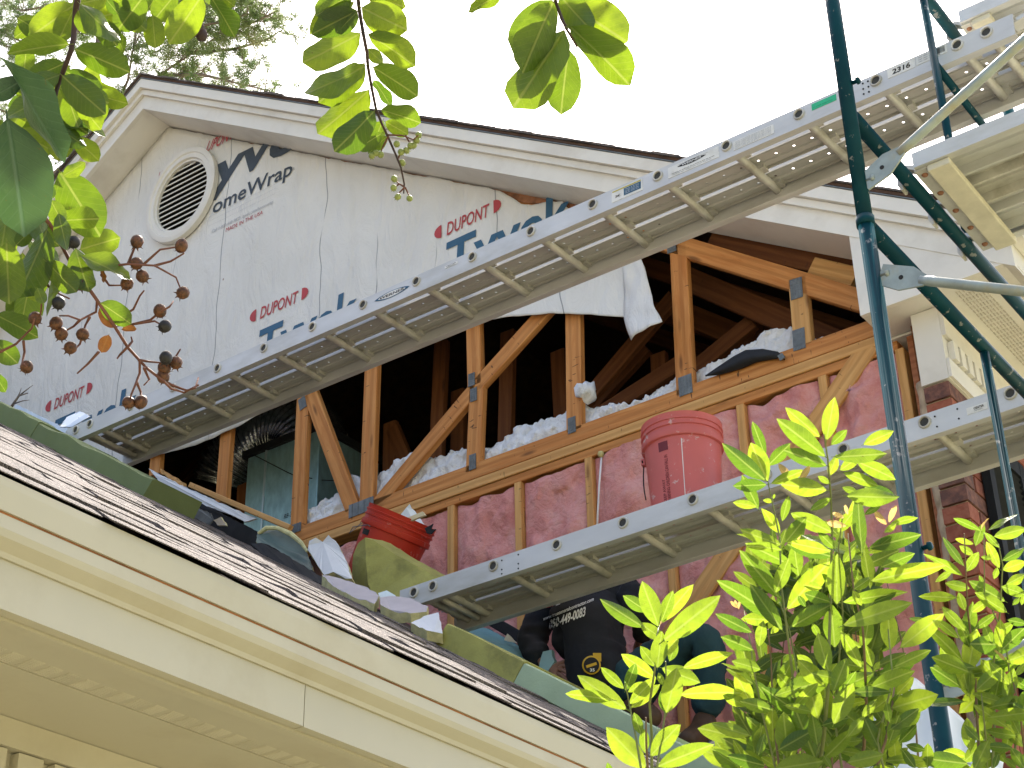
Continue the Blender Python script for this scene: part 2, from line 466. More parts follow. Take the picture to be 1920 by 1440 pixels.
# boxed eave on the right: front face, end, soffit, eave fascia
xb0 = -2.333
def zbox(x): return z_soffit(x)+0.001
xe = PKX + (7.309+ZC-ZE)/SL          # where the rake soffit meets the box underside
mb = MB().prism([(xb0, OVY+0.004, ZE), (min(xe, EX), OVY+0.004, ZE), (min(xe, EX), OVY+0.004, max(ZE+0.001, zbox(min(xe, EX)))), (xb0, OVY+0.004, zbox(xb0))], (0, 0.022, 0))
mb.build('eave_box_face', M_trim, house)
MB().box((xb0, OVY+0.028, ZE+0.014), (xb0+0.02, 0.0, zbox(xb0)+0.06)).build('eave_box_end', M_trim, house)
MB().box((xb0, OVY+0.03, ZE+0.002), (EX-0.03, 8.9, ZE+0.012)).build('eave_soffit', M_trim, house)
MB().box((EX-0.028, OVY+0.03, ZE-0.012), (EX-0.004, 8.9, z_top(EX)-0.01)).build('eave_fascia', M_trim, house)
MB().box((EX-0.002, OVY-0.06, ZE+0.085), (EX+0.05, 8.9, z_top(EX)-0.012)).build('eave_crown', M_trim, house)
# vent louvre rows in the eave soffit
pa = WZ(1833, 549, ZE); pb = WZ(1893, 560, ZE)
vx = (WZ(1841, 556, ZE).x + WZ(1822, 562, ZE).x)/2
vm = None
for k in range(26):
    y = pa.y - 0.06 + k*0.0355
    mbv = MB()
    for q in range(8):
        xx = vx - 0.052 + q*0.0145
        mbv.box((xx, y, ZE-0.0022), (xx+0.005, y+0.022, ZE+0.0015))
    mbv.build('soffit_vent', M_dryback if k < 0 else simple('vent_slot_shadow', (0.48, 0.44, 0.37), 0.8) if vm is None else vm, house)
    if vm is None: vm = bpy.data.materials['vent_slot_shadow']

# house wrap on the gable
def ip(x, pts):
    if x <= pts[0][0]: return pts[0][1]
    for (a, b), (c, d) in zip(pts, pts[1:]):
        if x <= c: return b + (d-b)*(x-a)/(c-a)
    return pts[-1][1]
YW = -0.02
bot = [W(q[0], q[1], YW) for q in ((240, 864), (300, 853), (345, 842), (400, 822), (470, 788), (560, 735), (680, 672), (800, 625), (890, 603), (960, 596), (1040, 590), (1110, 592), (1180, 598))]
bpts = [(-13.0, 4.0), (bot[0].x-0.05, bot[0].z-0.35)] + [(p.x, p.z) for p in bot]
rt = [W(q[0], q[1], YW) for q in ((1062, 388), (1120, 425), (1168, 458), (1186, 472))]
XR = bot[-1].x
def wrap_top(x):
    zs = z_soffit(x) - 0.006 - 0.010*noise.noise((x*6, 3, 0)) - 0.008*noise.noise((x*23, 8, 0))
    # torn strip near the top right, sheet runs down to the free corner
    t1 = [(rt[0].x, z_soffit(rt[0].x))] + [(p.x, p.z) for p in rt] + [(XR+0.02, rt[-1].z-0.02)]
    dip = W(985, 379, YW)
    zs -= 0.06*math.exp(-((x-dip.x)/0.11)**2)
    if x > rt[0].x: zs = min(zs, ip(x, t1))
    return zs
def wrap_pt(u, v):
    x = -11.5 + (XR+11.5)*u
    zt, zb = wrap_top(x), ip(x, bpts) + 0.008*noise.noise((x*9, 1, 0))
    z = zb + (zt-zb)*v
    free = max(0, 1-v*2.2)*max(0, min(1, (x+7)/2))
    y = YW + 0.008*noise.noise((x*1.7, z*1.3, 5)) + 0.004*noise.noise((x*6, z*2.5, 9)) - 0.03*free*(0.5+0.5*noise.noise((x*2.2, 0, 2)))
    return Vector((x, y, z))
mb = MB().grid(wrap_pt, 360, 46)
wrap = mb.build('house_wrap', M_wrap, house, smooth=True)
wrap.modifiers.new('thick', 'SOLIDIFY').thickness = 0.003
# loose corner of the sheet, curled forward
fl = [(1187, 474, 0), (1196, 470, .02), (1206, 505, .06), (1215, 545, .07), (1242, 600, .10), (1215, 619, .12), (1183, 638, .10), (1178, 612, .05), (1181, 560, .02), (1183, 500, 0)]
def flap_pt(u, v):
    zq = [W(1180, q, YW).z for q in (468, 520, 565, 602)]
    a = [V(XR-.012, YW-.010, zq[0]), V(XR-.012, YW-.014, zq[1]), V(XR-.012, YW-.020, zq[2]), V(XR-.010, YW-.035, zq[3]), W(1183, 638, YW-.08)]
    b = [W(1197, 472, YW-.02), W(1210, 505, YW-.05), W(1219, 548, YW-.07), W(1228, 578, YW-.10), W(1241, 602, YW-.13)]
    def along(c, s):
        s *= len(c)-1; i = min(int(s), len(c)-2); return c[i].lerp(c[i+1], s-i)
    p = along(a, v).lerp(along(b, v), u)
    p.y -= 0.012*math.sin(math.pi*u)*(0.3+v) + 0.022*noise.noise((u*2.5, v*4, 4))
    return p
mb = MB().grid(flap_pt, 10, 22)
o = mb.build('wrap_flap', M_wrap, house, smooth=True); o.modifiers.new('thick', 'SOLIDIFY').thickness = 0.003
# frayed sheathing edge showing along the soffit
mb = MB()
def edge_pt(u, v):
    x = PKX + 0.12 + u*(rt[0].x+0.35-PKX)
    top = z_soffit(x) - 0.001
    hgt = 0.018 + 0.016*max(0, noise.noise((x*4, 0, 0))) + 0.03*math.exp(-((x-W(985, 379, 0).x)/0.12)**2) + 0.006*noise.noise((x*30, 1, 1))
    return Vector((x, YW+0.012, top - hgt*v))
mb.grid(edge_pt, 200, 2)
o = mb.build('sheathing_edge', simple('raw_sheathing_edge', (0.26, 0.11, 0.05), 0.9, var=0.4, vscale=20), house); o.modifiers.new('thick', 'SOLIDIFY').thickness = 0.006

# printing on the wrap
def wall_text(mb, s, bl, br, top, shear=0.0, bold=0.0):
    a, b, t = W(*bl, YW), W(*br, YW), W(*top, YW)
    def fn(p):
        yy = wrap_y(p.x, p.z)
        return Vector((p.x, yy, p.z))
    put_text(mb, s, (a.x, YW, (a.z+b.z)/2), (1, 0, 0), (0, 0, 1), b.x-a.x, t.z-a.z, shear, bold, fn)
wbvh = BVHTree.FromPolygons([Vector(v) for v in mb.v], mb.f) if False else BVHTree.FromPolygons([v.co.copy() for v in wrap.data.vertices], [tuple(p.vertices) for p in wrap.data.polygons])
def wrap_y(x, z):
    h = wbvh.ray_cast(Vector((x, -2, z)), Vector((0, 1, 0)))
    return (h[0].y if h[0] else YW) - 0.004
def oval_marks(mb, a, b, h):
    """the two half ovals either side of a word"""
    for cx, sg in ((a.x-0.055, -1), (b.x+0.055, 1)):
        pts = []
        for k in range(9):
            t = -math.pi/2 + math.pi*k/8
            pts.append((cx + sg*(math.cos(t)*0.05-0.02), a.z+h/2+math.sin(t)*h*0.52))
        vs = [Vector((x, wrap_y(x, z), z)) for x, z in pts]
        mb.add(vs, [tuple(range(9))])
class MBS:
    def __init__(s, mat): s.mat = mat
    def add(s, vs, fs): MB().add(vs, fs).build('lettering' if len(fs) > 1 else 'oval_mark', s.mat, wrap, fixn=False)
red, blue, grey, pale = MBS(M_ink_red), MBS(M_ink_blue), MBS(M_ink_grey), MBS(M_ink_pale)
for bl, br, tp in (((488, 598), (557, 568), (490, 576)), ((838, 441), (917, 407), (840, 417)), ((102, 768), (156, 745), (104, 748))):
    wall_text(red, 'DUPONT', bl, br, tp, 0.10, 0.012)
    oval_marks(red, W(*bl, YW), W(*br, YW), W(*tp, YW).z-W(*bl, YW).z)
a = W(838, 441, YW); b = W(917, 407, YW); du_w = b.x-a.x; du_h = W(840, 417, YW).z-a.z
p = W(386, 287, YW); put_text(red, 'UPONT', (p.x, YW-.006, p.z), (1, 0, 0), (0, 0, 1), du_w*.85, du_h, 0.35, 0.012)
p = W(297, 335, YW); put_text(red, 'UPO', (p.x-0.0, YW-.006, p.z-0.02), (1, 0, 0), (0, 0, 1), du_w*.30, du_h*.8, 0.2, 0.012)
wall_text(red, 'MADE IN THE USA', (424, 435), (493, 402), (424, 428), 0.05)
tl, tr, tt = W(842, 486, YW), W(1062, 392, YW), W(836, 453, YW)
ty_w = W(1075, 385, YW).x - W(832, 490, YW).x
for q in ((834, 458), (485, 622), (102, 790)):
    p = W(*q, YW)
    put_text(blue, 'Tyvek', (p.x, YW-.006, p.z-0.235), (1, 0, 0), (0, 0, 1), ty_w*(0.98 if q[0] > 800 else 0.9), 0.235, 0.06, 0.022, lambda P: Vector((P.x, wrap_y(P.x, P.z), P.z)))
p = W(398, 352, YW)
put_text(grey, 'yvek', (p.x-0.02, YW-.006, p.z-0.02), (1, 0, 0), (0, 0, 1), 1.02, 0.27, 0.25, 0.024, lambda P: Vector((P.x, wrap_y(P.x, P.z), P.z)))
wall_text(grey, 'omeWrap', (399, 397), (547, 332), (399, 372), 0.10, 0.012)
wall_text(pale, 'Call 1-800-448-9835  tyvek.com/homewrap', (398, 437), (512, 382), (398, 431), 0.1)
for dx in (0, 9, 17):
    wall_text(pale, '----------------------------------------', (392, 424-dx), (516, 366-dx), (392, 421-dx))
wall_text(pale, 'R', (549, 320), (553, 318), (549, 315))

# round gable vent
vc = V(-6.80, YW-0.01, 6.625+ZC)
def ring_prof(): return [(0.318, 0.0), (0.318, 0.035), (0.300, 0.042), (0.285, 0.042), (0.278, 0.034), (0.250, 0.034), (0.244, 0.020), (0.232, 0.020), (0.232, 0.0)]
vmb = MB().lathe([(r, h) for r, h in ring_prof()], vc, (0, -1, 0), 48)
vmb.v = [(vc.x+(a_-vc.x)*.955, b_, vc.z+(c_-vc.z)*1.10) for a_, b_, c_ in vmb.v]
vent = vmb.build('gable_vent', M_trim, house)
autosmooth(vent, 30)
M_slat = simple('vent_slat_paint', (0.70, 0.67, 0.58), 0.5)
M_slatd = simple('shade_dark_slat_body', (0.035, 0.03, 0.022), 0.9)  # shade on the slat bodies put into their colour
for k in range(13):
    zz = vc.z - 0.238 + k*0.0395
    hw = .955*math.sqrt(max(0, 0.232**2-((zz-vc.z)/1.10)**2))
    if hw < 0.05: continue
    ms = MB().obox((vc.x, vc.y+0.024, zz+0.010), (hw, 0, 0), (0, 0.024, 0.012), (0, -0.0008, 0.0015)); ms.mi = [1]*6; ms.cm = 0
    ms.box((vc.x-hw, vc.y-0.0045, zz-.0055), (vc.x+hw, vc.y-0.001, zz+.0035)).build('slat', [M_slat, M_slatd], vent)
MB().lathe([(0.0, -.16), (0.245, -.16), (0.245, 0.0), (.236, .001), (.236, -.15), (0, -.15)], vc, (0, -1, 0), 32).build('backing', M_black, vent)  # black cup stands in for the shade inside the vent
bmw = bmesh.new(); bmw.from_mesh(wrap.data)
bmesh.ops.delete(bmw, geom=[f for f in bmw.faces if (f.calc_center_median()-V(vc.x, f.calc_center_median().y, vc.z)).length < 0.27], context='FACES')
bmw.to_mesh(wrap.data); bmw.free()
# ---------------------------------------------------------------- gable truss
ZCH = 3.985 + ZC
TH = 0.038
def face(px, py, y=0.0): return W(px, py, y)
def web(name, a, b, w=0.089, y=0.0, mat=None, th=0.038, xv=None):
    p, q = face(*a, y), face(*b, y)
    if xv: q.x = p.x
    p.y = q.y = y + th/2
    d = (q-p).normalized()
    return beam(name, p, q, w, th, mat or M_wood, house, V(-d.z, 0, d.x))
truss = []
xl = PKX - 4.6
truss.append(beam('bottom_chord', (xl, TH/2, ZCH-0.043), (-2.30, TH/2, ZCH-0.043), 0.086, TH, M_wood, house, (0, 0, 1)))
for q in ((1270, 452, 1284, 737, 0.092), (1059+14, 560, 1076, 806, 0.089), (885, 560, 889, 722, .089), (893, 722, 886, 882, .089), (697, 640, 685, 950, .089), (569, 705, 555, 995, .089), (425, 780, 413, 940, .085), (293, 830, 288, 890, .085), (1494, 520, 1505, 648, .089)):
    truss.append(web('truss_web', q[:2], q[2:4], q[4], mat=M_wood if q[0] < 1400 else M_wood2))
truss.append(web('truss_diagonal', (572, 715), (659, 952), 0.089))
truss.append(web('truss_diagonal', (703, 948), (893, 722), 0.086))
truss.append(web('truss_diagonal', (893, 722), (1050, 548), 0.086))
# sloping top chords
def tchord(y, mat, sgn=1, wd=0.089):
    xa, xb = PKX, PKX+sgn*4.62
    off = -0.225
    a = V(xa, y+TH/2, z_soffit(xa)+off); b = V(xb, y+TH/2, z_soffit(xb)+off)
    return beam('top_chord', a, b, wd, TH, mat, house, V(SL, 0, 1) if sgn > 0 else V(-SL, 0, 1))
a0 = face(1262, 456); b0 = face(1606, 560)
d0 = (b0-a0).normalized()
truss.append(beam('top_chord', V(a0.x-3.4*d0.x/abs(d0.x), TH/2, a0.z-3.4*d0.z/abs(d0.x)), V(b0.x+.12, TH/2, b0.z+.12*d0.z/d0.x), 0.10, TH, M_wood, house, V(-d0.z, 0, d0.x)))
truss.append(tchord(0.0, M_wood, -1))
# the next trusses inside the roof
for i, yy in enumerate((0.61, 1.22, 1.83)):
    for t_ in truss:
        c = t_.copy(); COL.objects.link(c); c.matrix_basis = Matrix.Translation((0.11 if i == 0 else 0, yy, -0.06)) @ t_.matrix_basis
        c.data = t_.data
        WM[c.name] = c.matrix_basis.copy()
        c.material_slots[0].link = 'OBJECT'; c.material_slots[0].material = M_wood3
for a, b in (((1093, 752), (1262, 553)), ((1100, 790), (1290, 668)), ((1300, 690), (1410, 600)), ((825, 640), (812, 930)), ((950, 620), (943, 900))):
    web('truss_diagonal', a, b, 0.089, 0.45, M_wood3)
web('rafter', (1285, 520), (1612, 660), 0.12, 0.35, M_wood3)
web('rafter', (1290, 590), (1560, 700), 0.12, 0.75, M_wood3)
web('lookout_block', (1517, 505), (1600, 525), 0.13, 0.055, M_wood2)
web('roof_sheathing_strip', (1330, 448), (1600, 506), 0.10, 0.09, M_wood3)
# nail plates
def plate(px, py, w, h, rot=0.0, y=-0.003, parent=None):
    p = W(px, py, y)
    c, s = math.cos(rot), math.sin(rot)
    mb = MB().obox((0, 0, 0), (w/2, 0, 0), (0, 0.0012, 0), (0, 0, h/2))
    for i in range(4):
        for j in range(6):
            mb.box((-w*.36+i*w*.24-.003, -0.003, -h*.42+j*h*.17-.005), (-w*.36+i*w*.24+.003, -0.001, -h*.42+j*h*.17+.005))
    return mb.build('nail_plate', M_galv, house, M=Matrix.Translation(p) @ Matrix.Rotation(-rot, 4, 'Y'))
for q in ((1285, 722, .07, .10, 0), (1072, 797, .045, .085, 0), (886, 866, .042, .085, 0), (884, 712, .042, .075, 0), (888, 740, .042, .075, 0), (677, 951, .165, .075, .02), (567, 756, .05, .075, .25), (1259, 462, .05, .07, 0), (1493, 541, .06, .105, -.05), (1498, 636, .06, .105, -.05), (555, 990, .07, .05, 0)):
    plate(*q)
# top plate, studs, braces of the storey below
ZPL = 3.845 + ZC
ZS0 = 1.2 + ZC
beam('top_plate', (-6.4, 0.045, ZPL+0.026), (-2.29, 0.045, ZPL+0.026), 0.050, 0.094, M_wood2, house, (0, 0, 1))
beam('top_plate', (-5.0, 0.049, ZPL-0.024), (-2.29, 0.049, ZPL-0.024), 0.044, 0.088, M_wood, house, (0, 0, 1))
sx0 = -4.68
stud_x = [sx0+0.4064*k for k in range(-2, 6)] + [-2.285]
for x in stud_x:
    beam('wall_stud', (x, 0.046, 2.0), (x, 0.046, ZPL-0.047), 0.040, 0.088, M_wood2, house, (1, 0, 0))
pa_, pb_ = W(1630, 646, 0.0), W(1290, 1142, 0.0)
dd = (pb_-pa_).normalized()
beam('wall_brace', pa_+V(0, 0.008, 0), pb_+dd*0.25+V(0, 0.008, 0), 0.10, 0.019, M_wood2, house, V(-dd.z, 0, dd.x))
# pink batts between the studs, bulging and torn
for i, (xa, xb) in enumerate(zip(stud_x[:-1], stud_x[1:])):
    xa += 0.021; xb -= 0.021
    if xb-xa < 0.05: continue
    def batt(u, v, i=i, xa=xa, xb=xb):
        x = xa + (xb-xa)*u; z = 2.05 + (ZPL-0.05-2.05)*v
        edge = min(1, min(u, 1-u)*5)
        n1 = noise.fractal((x*4.5+i*7, z*4.5, 2.0), 0.9, 2.0, 5)
        n2 = noise.noise((x*11+i*3, z*9, 7.0))
        fold = max(0, noise.noise((x*3.2+i*11, z*3.0, 9.0))-0.25)
        y = 0.034 - 0.026*edge**.5 - 0.034*n1*edge - 0.018*abs(n2)*edge + 0.13*fold*edge
        z2 = z - (0.025*edge*(0.5+noise.noise((x*7, i*5.1, 3)))) if v > 0.97 else z
        return Vector((x, max(y, -0.03), z2))
    MB().grid(batt, 34, 150).build('insulation_batt', M_pink, house, smooth=True)
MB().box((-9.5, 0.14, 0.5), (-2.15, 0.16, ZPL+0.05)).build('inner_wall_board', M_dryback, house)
# attic floor and back so that the roof space is closed
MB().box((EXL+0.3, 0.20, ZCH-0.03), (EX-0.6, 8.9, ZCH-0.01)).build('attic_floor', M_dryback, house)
mb = MB().prism([(EXL, 8.9, 0), (EX-0.4, 8.9, 0), (EX-0.4, 8.9, z_top(EX)), (PKX, 8.9, z_top(PKX)), (EXL, 8.9, z_top(EXL))], (0, 0.1, 0)); mb.build('rear_wall', M_trim, house)
MB().box((EXL+0.35, 0.0, 0), (EXL+0.45, 8.9, z_top(EXL)+0.2)).build('side_wall', M_trim, house)
# blown insulation along the ceiling line
top = [(563, 982), (582, 955), (615, 931), (640, 916), (655, 893), (671, 889), (693, 899), (707, 880), (740, 863), (767, 843), (783, 862), (823, 858), (853, 846), (880, 838), (905, 838), (940, 823), (962, 800), (983, 787), (1005, 790), (1033, 777), (1058, 768), (1085, 752), (1110, 768), (1133, 757), (1160, 750), (1182, 757), (1205, 752), (1213, 738), (1227, 730), (1263, 710), (1301, 696), (1317, 692), (1351, 677), (1376, 656), (1426, 628), (1463, 617), (1484, 610), (1510, 640), (1560, 640)]
tp = [(W(x, y, 0.07).x, W(x, y, 0.07).z) for x, y in top]
def blown(u, v):
    x = tp[0][0] + (tp[-1][0]-tp[0][0])*u
    zt = ip(x, tp) - 0.004
    a = v*math.pi/2*1.5
    z0 = ZCH - 0.02
    h = max(0.02, zt-z0)
    z = z0 + h*math.sin(min(a, math.pi/2)) - max(0, a-math.pi/2)*0.05
    y = 0.050 + 0.07*(1-math.cos(min(a, math.pi/2)))*min(1, h*3) + max(0, a-math.pi/2)*0.5
    f = noise.fractal((x*9, v*2.6, z*9), 0.8, 2.1, 3)*0.020 + noise.noise((x*24, v*7, z*24))*0.008
    return Vector((x + f*0.6, y - f, z + f*0.8*min(1, v*3)))
tag(MB().grid(blown, 620, 26).build('blown_insulation', M_blown, house, smooth=True), kind='stuff')
o = bpy.data.objects['blown_insulation']
for v in o.data.vertices:
    v.co += noise.noise_vector(v.co*27)*.013 + noise.noise_vector(v.co*75)*.007
o = MB().lathe([(0.0, .055), (.03, .05), (.045, .02), (.046, 0), (.04, -.03), (.02, -.05), (0, -.055)], W(1098, 738, 0.03), (0, 0, 1), 40).build('insulation_clump', M_blown, house, smooth=True)
for v in o.data.vertices:
    n_ = noise.noise_vector(v.co*22)*0.025 + noise.noise_vector(v.co*60)*.012; v.co += n_
# cable with a foam plug hanging inside a stud bay
pc = W(1128, 856, 0.0)
MB().tube([pc, W(1124, 905, -0.012), W(1121, 960, -0.014), W(1119, 1010, -0.012)], 0.0045, 8).build('cable', M_ink_white, house, smooth=True)
MB().lathe([(0, .016), (.012, .012), (.016, 0), (.012, -.012), (0, -.016)], pc+V(0.0, -0.005, 0.01), (0, 0, 1), 12).build('foam_plug', simple('foam_sealant', (0.5, 0.45, 0.2), 0.8), house, smooth=True)

# ---------------------------------------------------------------- brick corner and side wall
MB().box((-2.245, 0.005, 0), (-2.20, 0.12, ZPL+0.05)).build('corner_post', wood_mat('reddish_corner_lumber', (0.33, 0.115, 0.05), (0.45, 0.19, 0.085), (0.1, 0.04, 0.02)), house)
MB().box((-2.20, 0.02, 0), (-2.165, 8.8, ZE-0.002)).build('side_wall', M_mortar, house)
# ragged mortar edge left by the stripped front
def rag(u, v):
    z = 0.6 + (3.56+ZC-0.6)*v
    n1 = noise.fractal((z*9, u*2, 1), 0.9, 2, 4)
    x = -2.192 + 0.042*u + 0.008*noise.noise((z*14, 3, u))
    y = -0.035 - 0.030*math.sin(math.pi*u) - 0.02*n1 + (0.02 if u < 0.02 or u > .98 else 0)
    return Vector((x, y, z))
o = MB().grid(rag, 6, 260).build('mortar_edge', M_mortar, house, smooth=True)
o.modifiers.new('thick', 'SOLIDIFY').thickness = -0.03
MB().box((-2.163, -0.10, 0.3), (-2.066, 0.02, 3.52+ZC)).build('mortar', M_mortar, house)
MB().box((-2.163, 0.0205, 0.3), (-2.066, 3.4, 3.52+ZC)).build('mortar', M_mortar, house)
bm1 = {}
for c in range(44):
    z0 = 3.515+ZC - (c+1)*0.0775
    if z0 < 1.7: break
    y = -0.115 - (0.0 if c % 2 else 0.0)
    lens = [0.10 if c % 2 else 0.205] + [0.205]*4
    for k, L in enumerate(lens):
        if y > 0.75: break
        key = round(L, 3)
        if key not in bm1:
            m_ = MB().box((0, 0, 0), (0.108, L, 0.066))
            bm1[key] = m_.mesh('brick', M_brick)
        o = link('brick', bm1[key], house, None, Matrix.Translation((-2.165+rng.uniform(-.002, .002), y+rng.uniform(-.003, .003), z0)) @ Matrix.Rotation(rng.uniform(-.006, .006), 4, 'Z'))
        y += L+0.011
fb = MB()
for c in range(66):
    z0 = 3.515+ZC - (c+1)*0.0775
    y = 0.93 - (0.105 if c % 2 else 0)
    if z0 < 0.05: break
    while y < 6.0:
        j_ = rng.uniform(-.002, .002); fb.box((-2.165, y, z0), (-2.057+j_, y+.205, z0+.066)); y += .216
tag(fb.build('side_wall_brickwork', M_brick, house, fixn=False), kind='stuff')
# frieze board with dentils above the brick
fz0 = 3.515+ZC
MB().box((-2.168, -0.118, fz0), (-2.050, 8.8, ZE-0.001)).build('frieze_board', M_trim, house)
MB().box((-2.049, -0.116, fz0+0.20), (-2.032, 8.8, ZE-0.002)).build('frieze_moulding', M_trim, house)
MB().box((-2.20, -0.05, fz0+0.01), (-2.171, 0.0, ZE-0.003)).build('frieze_backing', M_wood3, house)
dm = MB().box((0, 0, 0), (0.026, 0.048, 0.085)).mesh('dentil', M_trim)
for k in range(60):
    link('dentil', dm, house, None, Matrix.Translation((-2.049, -0.075+k*0.0732, fz0+0.10)))
MB().box((-2.049, -0.116, fz0+0.004), (-2.036, 8.8, fz0+0.09)).build('frieze_moulding', M_trim, house)
# louvred shutter on the side wall
p0 = WX(1838, 880, -2.045)
sh = MB()
ys, ye = p0.y+0.02, p0.y+0.46
zt_, zb_ = WX(1846, 862, -2.045).z+0.12, 2.4
sh.box((-2.05, ys, zb_), (-2.015, ys+0.055, zt_)).box((-2.05, ye-0.055, zb_), (-2.015, ye, zt_)).box((-2.049, ys+.055, zt_-0.07), (-2.016, ye-.055, zt_)).box((-2.049, ys+.055, zb_), (-2.016, ye-.055, zb_+.08))
shut = sh.build('window_shutter', M_shutter, house)
sm = MB().obox((0, 0, 0), (0.011, 0, 0.010), (0, 0.163, 0), (0.002, 0, -0.0022)).mesh('slat', M_shutter)
z = zb_+0.10
while z < zt_-0.08:
    link('slat', sm, shut, None, Matrix.Translation((-2.032, (ys+ye)/2, z))); z += 0.026
# thin soffit return over the stripped corner
o = MB().box((-2.335, -0.01, ZE-0.012), (-2.165, 0.20, ZE-0.002)).build('soffit_return', M_trim, house)

# ---------------------------------------------------------------- lower front wing of the house
RS = 0.674
def z_roof(x): return -0.098 + ZC - RS*x
WEX = -1.80                                   # lower eave
Y0, Y1 = -7.6, -0.005
rn = V(RS, 0, 1).normalized(); rd = V(1, 0, -RS).normalized()
# roof deck
mb = MB().prism([(WEX-0.02, Y0, z_roof(WEX-0.02)-0.020), (-10.2, Y0, z_roof(-10.2)-0.020), (-10.2, Y0, z_roof(-10.2)-0.006), (WEX-0.02, Y0, z_roof(WEX-0.02)-0.006)], (0, Y1-Y0, 0))
mb.build('wing_roof_deck', M_osb, house)
# shingles: nearest rows one by one, the rest in one piece
expo = 0.135
far = MB(); row = 0; n_one = 0
sag = lambda y: 0.0012*math.sin((y+6)*1.1)
shm = []
for k in range(14):
    L = (0.22, 0.27, 0.31, 0.34)[k % 4]
    th = (0.0035, 0.0018, 0.0026, 0.0012, 0.0042)[k % 5]
    m_ = MB()
    nseg = 4
    # slightly wavy butt edge
    vs = []
    for i in range(nseg+1):
        yy = -L/2 + L*i/nseg
        j = rng.uniform(-.004, .004); e = rng.uniform(-.0008, .0012)
        b0 = (0.0012, 0.0040, 0.0064, 0.0020, 0.0085, 0.0030, 0.0050)[k % 7]; crest = th + e
        vs += [(j, yy, -.0005), (j, yy, b0), (-.012+j, yy, b0+crest*.55), (-.034+j, yy, b0+crest), (-.19, yy, -.0045)]
    fs = []
    for i in range(nseg):
        a = i*5; b = a+5
        for q in range(4): fs.append((a+q, b+q, b+q+1, a+q+1))
    fs += [(0, 1, 2, 3, 4), tuple(nseg*5+q for q in (4, 3, 2, 1, 0))]
    m_.add(vs, fs); shm.append((m_.mesh('shingle', M_shingle), L))
def sh_matrix(s, y, jz, jr):
    p = V(WEX+0.007, y, z_roof(WEX+0.007)) - rd*s + rn*(jz + 0.002)
    x = (rd + rn*jr).normalized()
    return basis(p, x, (0, 1, 0))
while row*expo < 9.7:
    y = -5.2 + (row % 3)*0.11
    s = row*expo
    while y < Y1:
        me_, L = shm[rng.randrange(len(shm)) if row else rng.choice((0, 3, 7, 10))]
        M_ = sh_matrix(s + rng.uniform(-.004, .004), y+L/2, rng.uniform(-.001, .003) + sag(y), rng.uniform(-.012, .006))
        if n_one < 300 and y+L > -5.05 and y < -0.3:
            link('shingle', me_, house, None, M_); n_one += 1
        else:
            b = len(far.v)
            far.v += [tuple(M_ @ v.co) for v in me_.vertices]
            far.f += [tuple(i+b for i in p_.vertices) for p_ in me_.polygons]; far.mi += [0]*len(me_.polygons)
        y += L+0.004
    row += 1
tag(far.build('upper_shingle_courses', M_shingle, house, fixn=False), kind='stuff')
# eave trim of the wing, profile pulled along y
def pull(name, prof, mat, y0=Y0, y1=Y1-0.02):
    n = len(prof)
    mb = MB()
    vs = [(x, y0, z+ZC) for x, z in prof] + [(x, y1, z+ZC) for x, z in prof]
    fs = [(i, (i+1) % n, n+(i+1) % n, n+i) for i in range(n)] + [tuple(range(n))[::-1], tuple(range(n, 2*n))]
    return mb.add(vs, fs).build(name, mat, house)
pull('wing_crown', [(-1.800, 1.0640), (-1.7965, 1.098), (-1.7965, 1.1108), (-1.84, 1.1108), (-1.84, 1.0640)], M_cream)
pull('wing_gutter_seam', [(-1.8035, 1.0600), (-1.8035, 1.0636), (-1.84, 1.0636), (-1.84, 1.0600)], M_rust)
pull('wing_crown', [(-1.802, 1.0596), (-1.802, 1.040), (-1.806, 1.030), (-1.815, 1.0235), (-1.823, 1.018), (-1.826, 1.011), (-1.85, 1.011), (-1.85, 1.0596)], M_cream)
f1 = pull('wing_fascia', [(-1.830, 0.9405), (-1.830, 1.0105), (-1.85, 1.0105), (-1.85, 0.9405)], M_cream, Y0, W(571, 1300, 0).y*0 + WX(571, 1300, -1.830).y)
f2 = pull('wing_fascia', [(-1.8305, 0.9400), (-1.8305, 1.0105), (-1.85, 1.0105), (-1.85, 0.9400)], M_cream, WX(571, 1300, -1.830).y+0.0025)
zsf = WX(0, 1142, -1.830).z - ZC
kS = lambda px, py: WZ(px, py, zsf+ZC+0.004).x
pull('wing_soffit_trim', [(-1.852, zsf-0.003), (-1.852, zsf+0.004), (-1.872, zsf+0.004), (-1.872, zsf-0.003)], M_cream)
xv0, xv1, xw_ = kS(0, 1213), kS(0, 1240), kS(0, 1351)
pull('wing_soffit', [(-1.874, zsf+0.004), (-1.874, zsf+0.012), (xv1+0.0015, zsf+0.012), (xv1+0.0015, zsf+0.004)], M_cream)
pull('wing_soffit', [(xv1-0.0015, zsf+0.0035), (xv1-0.0015, zsf+0.012), (xw_-0.01, zsf+0.012), (xw_-0.01, zsf+0.0035)], M_cream)
pull('wing_soffit_backing', [(-1.86, zsf+0.0125), (-1.86, zsf+0.02), (xw_-0.01, zsf+0.02), (xw_-0.01, zsf+0.0125)], M_rust)
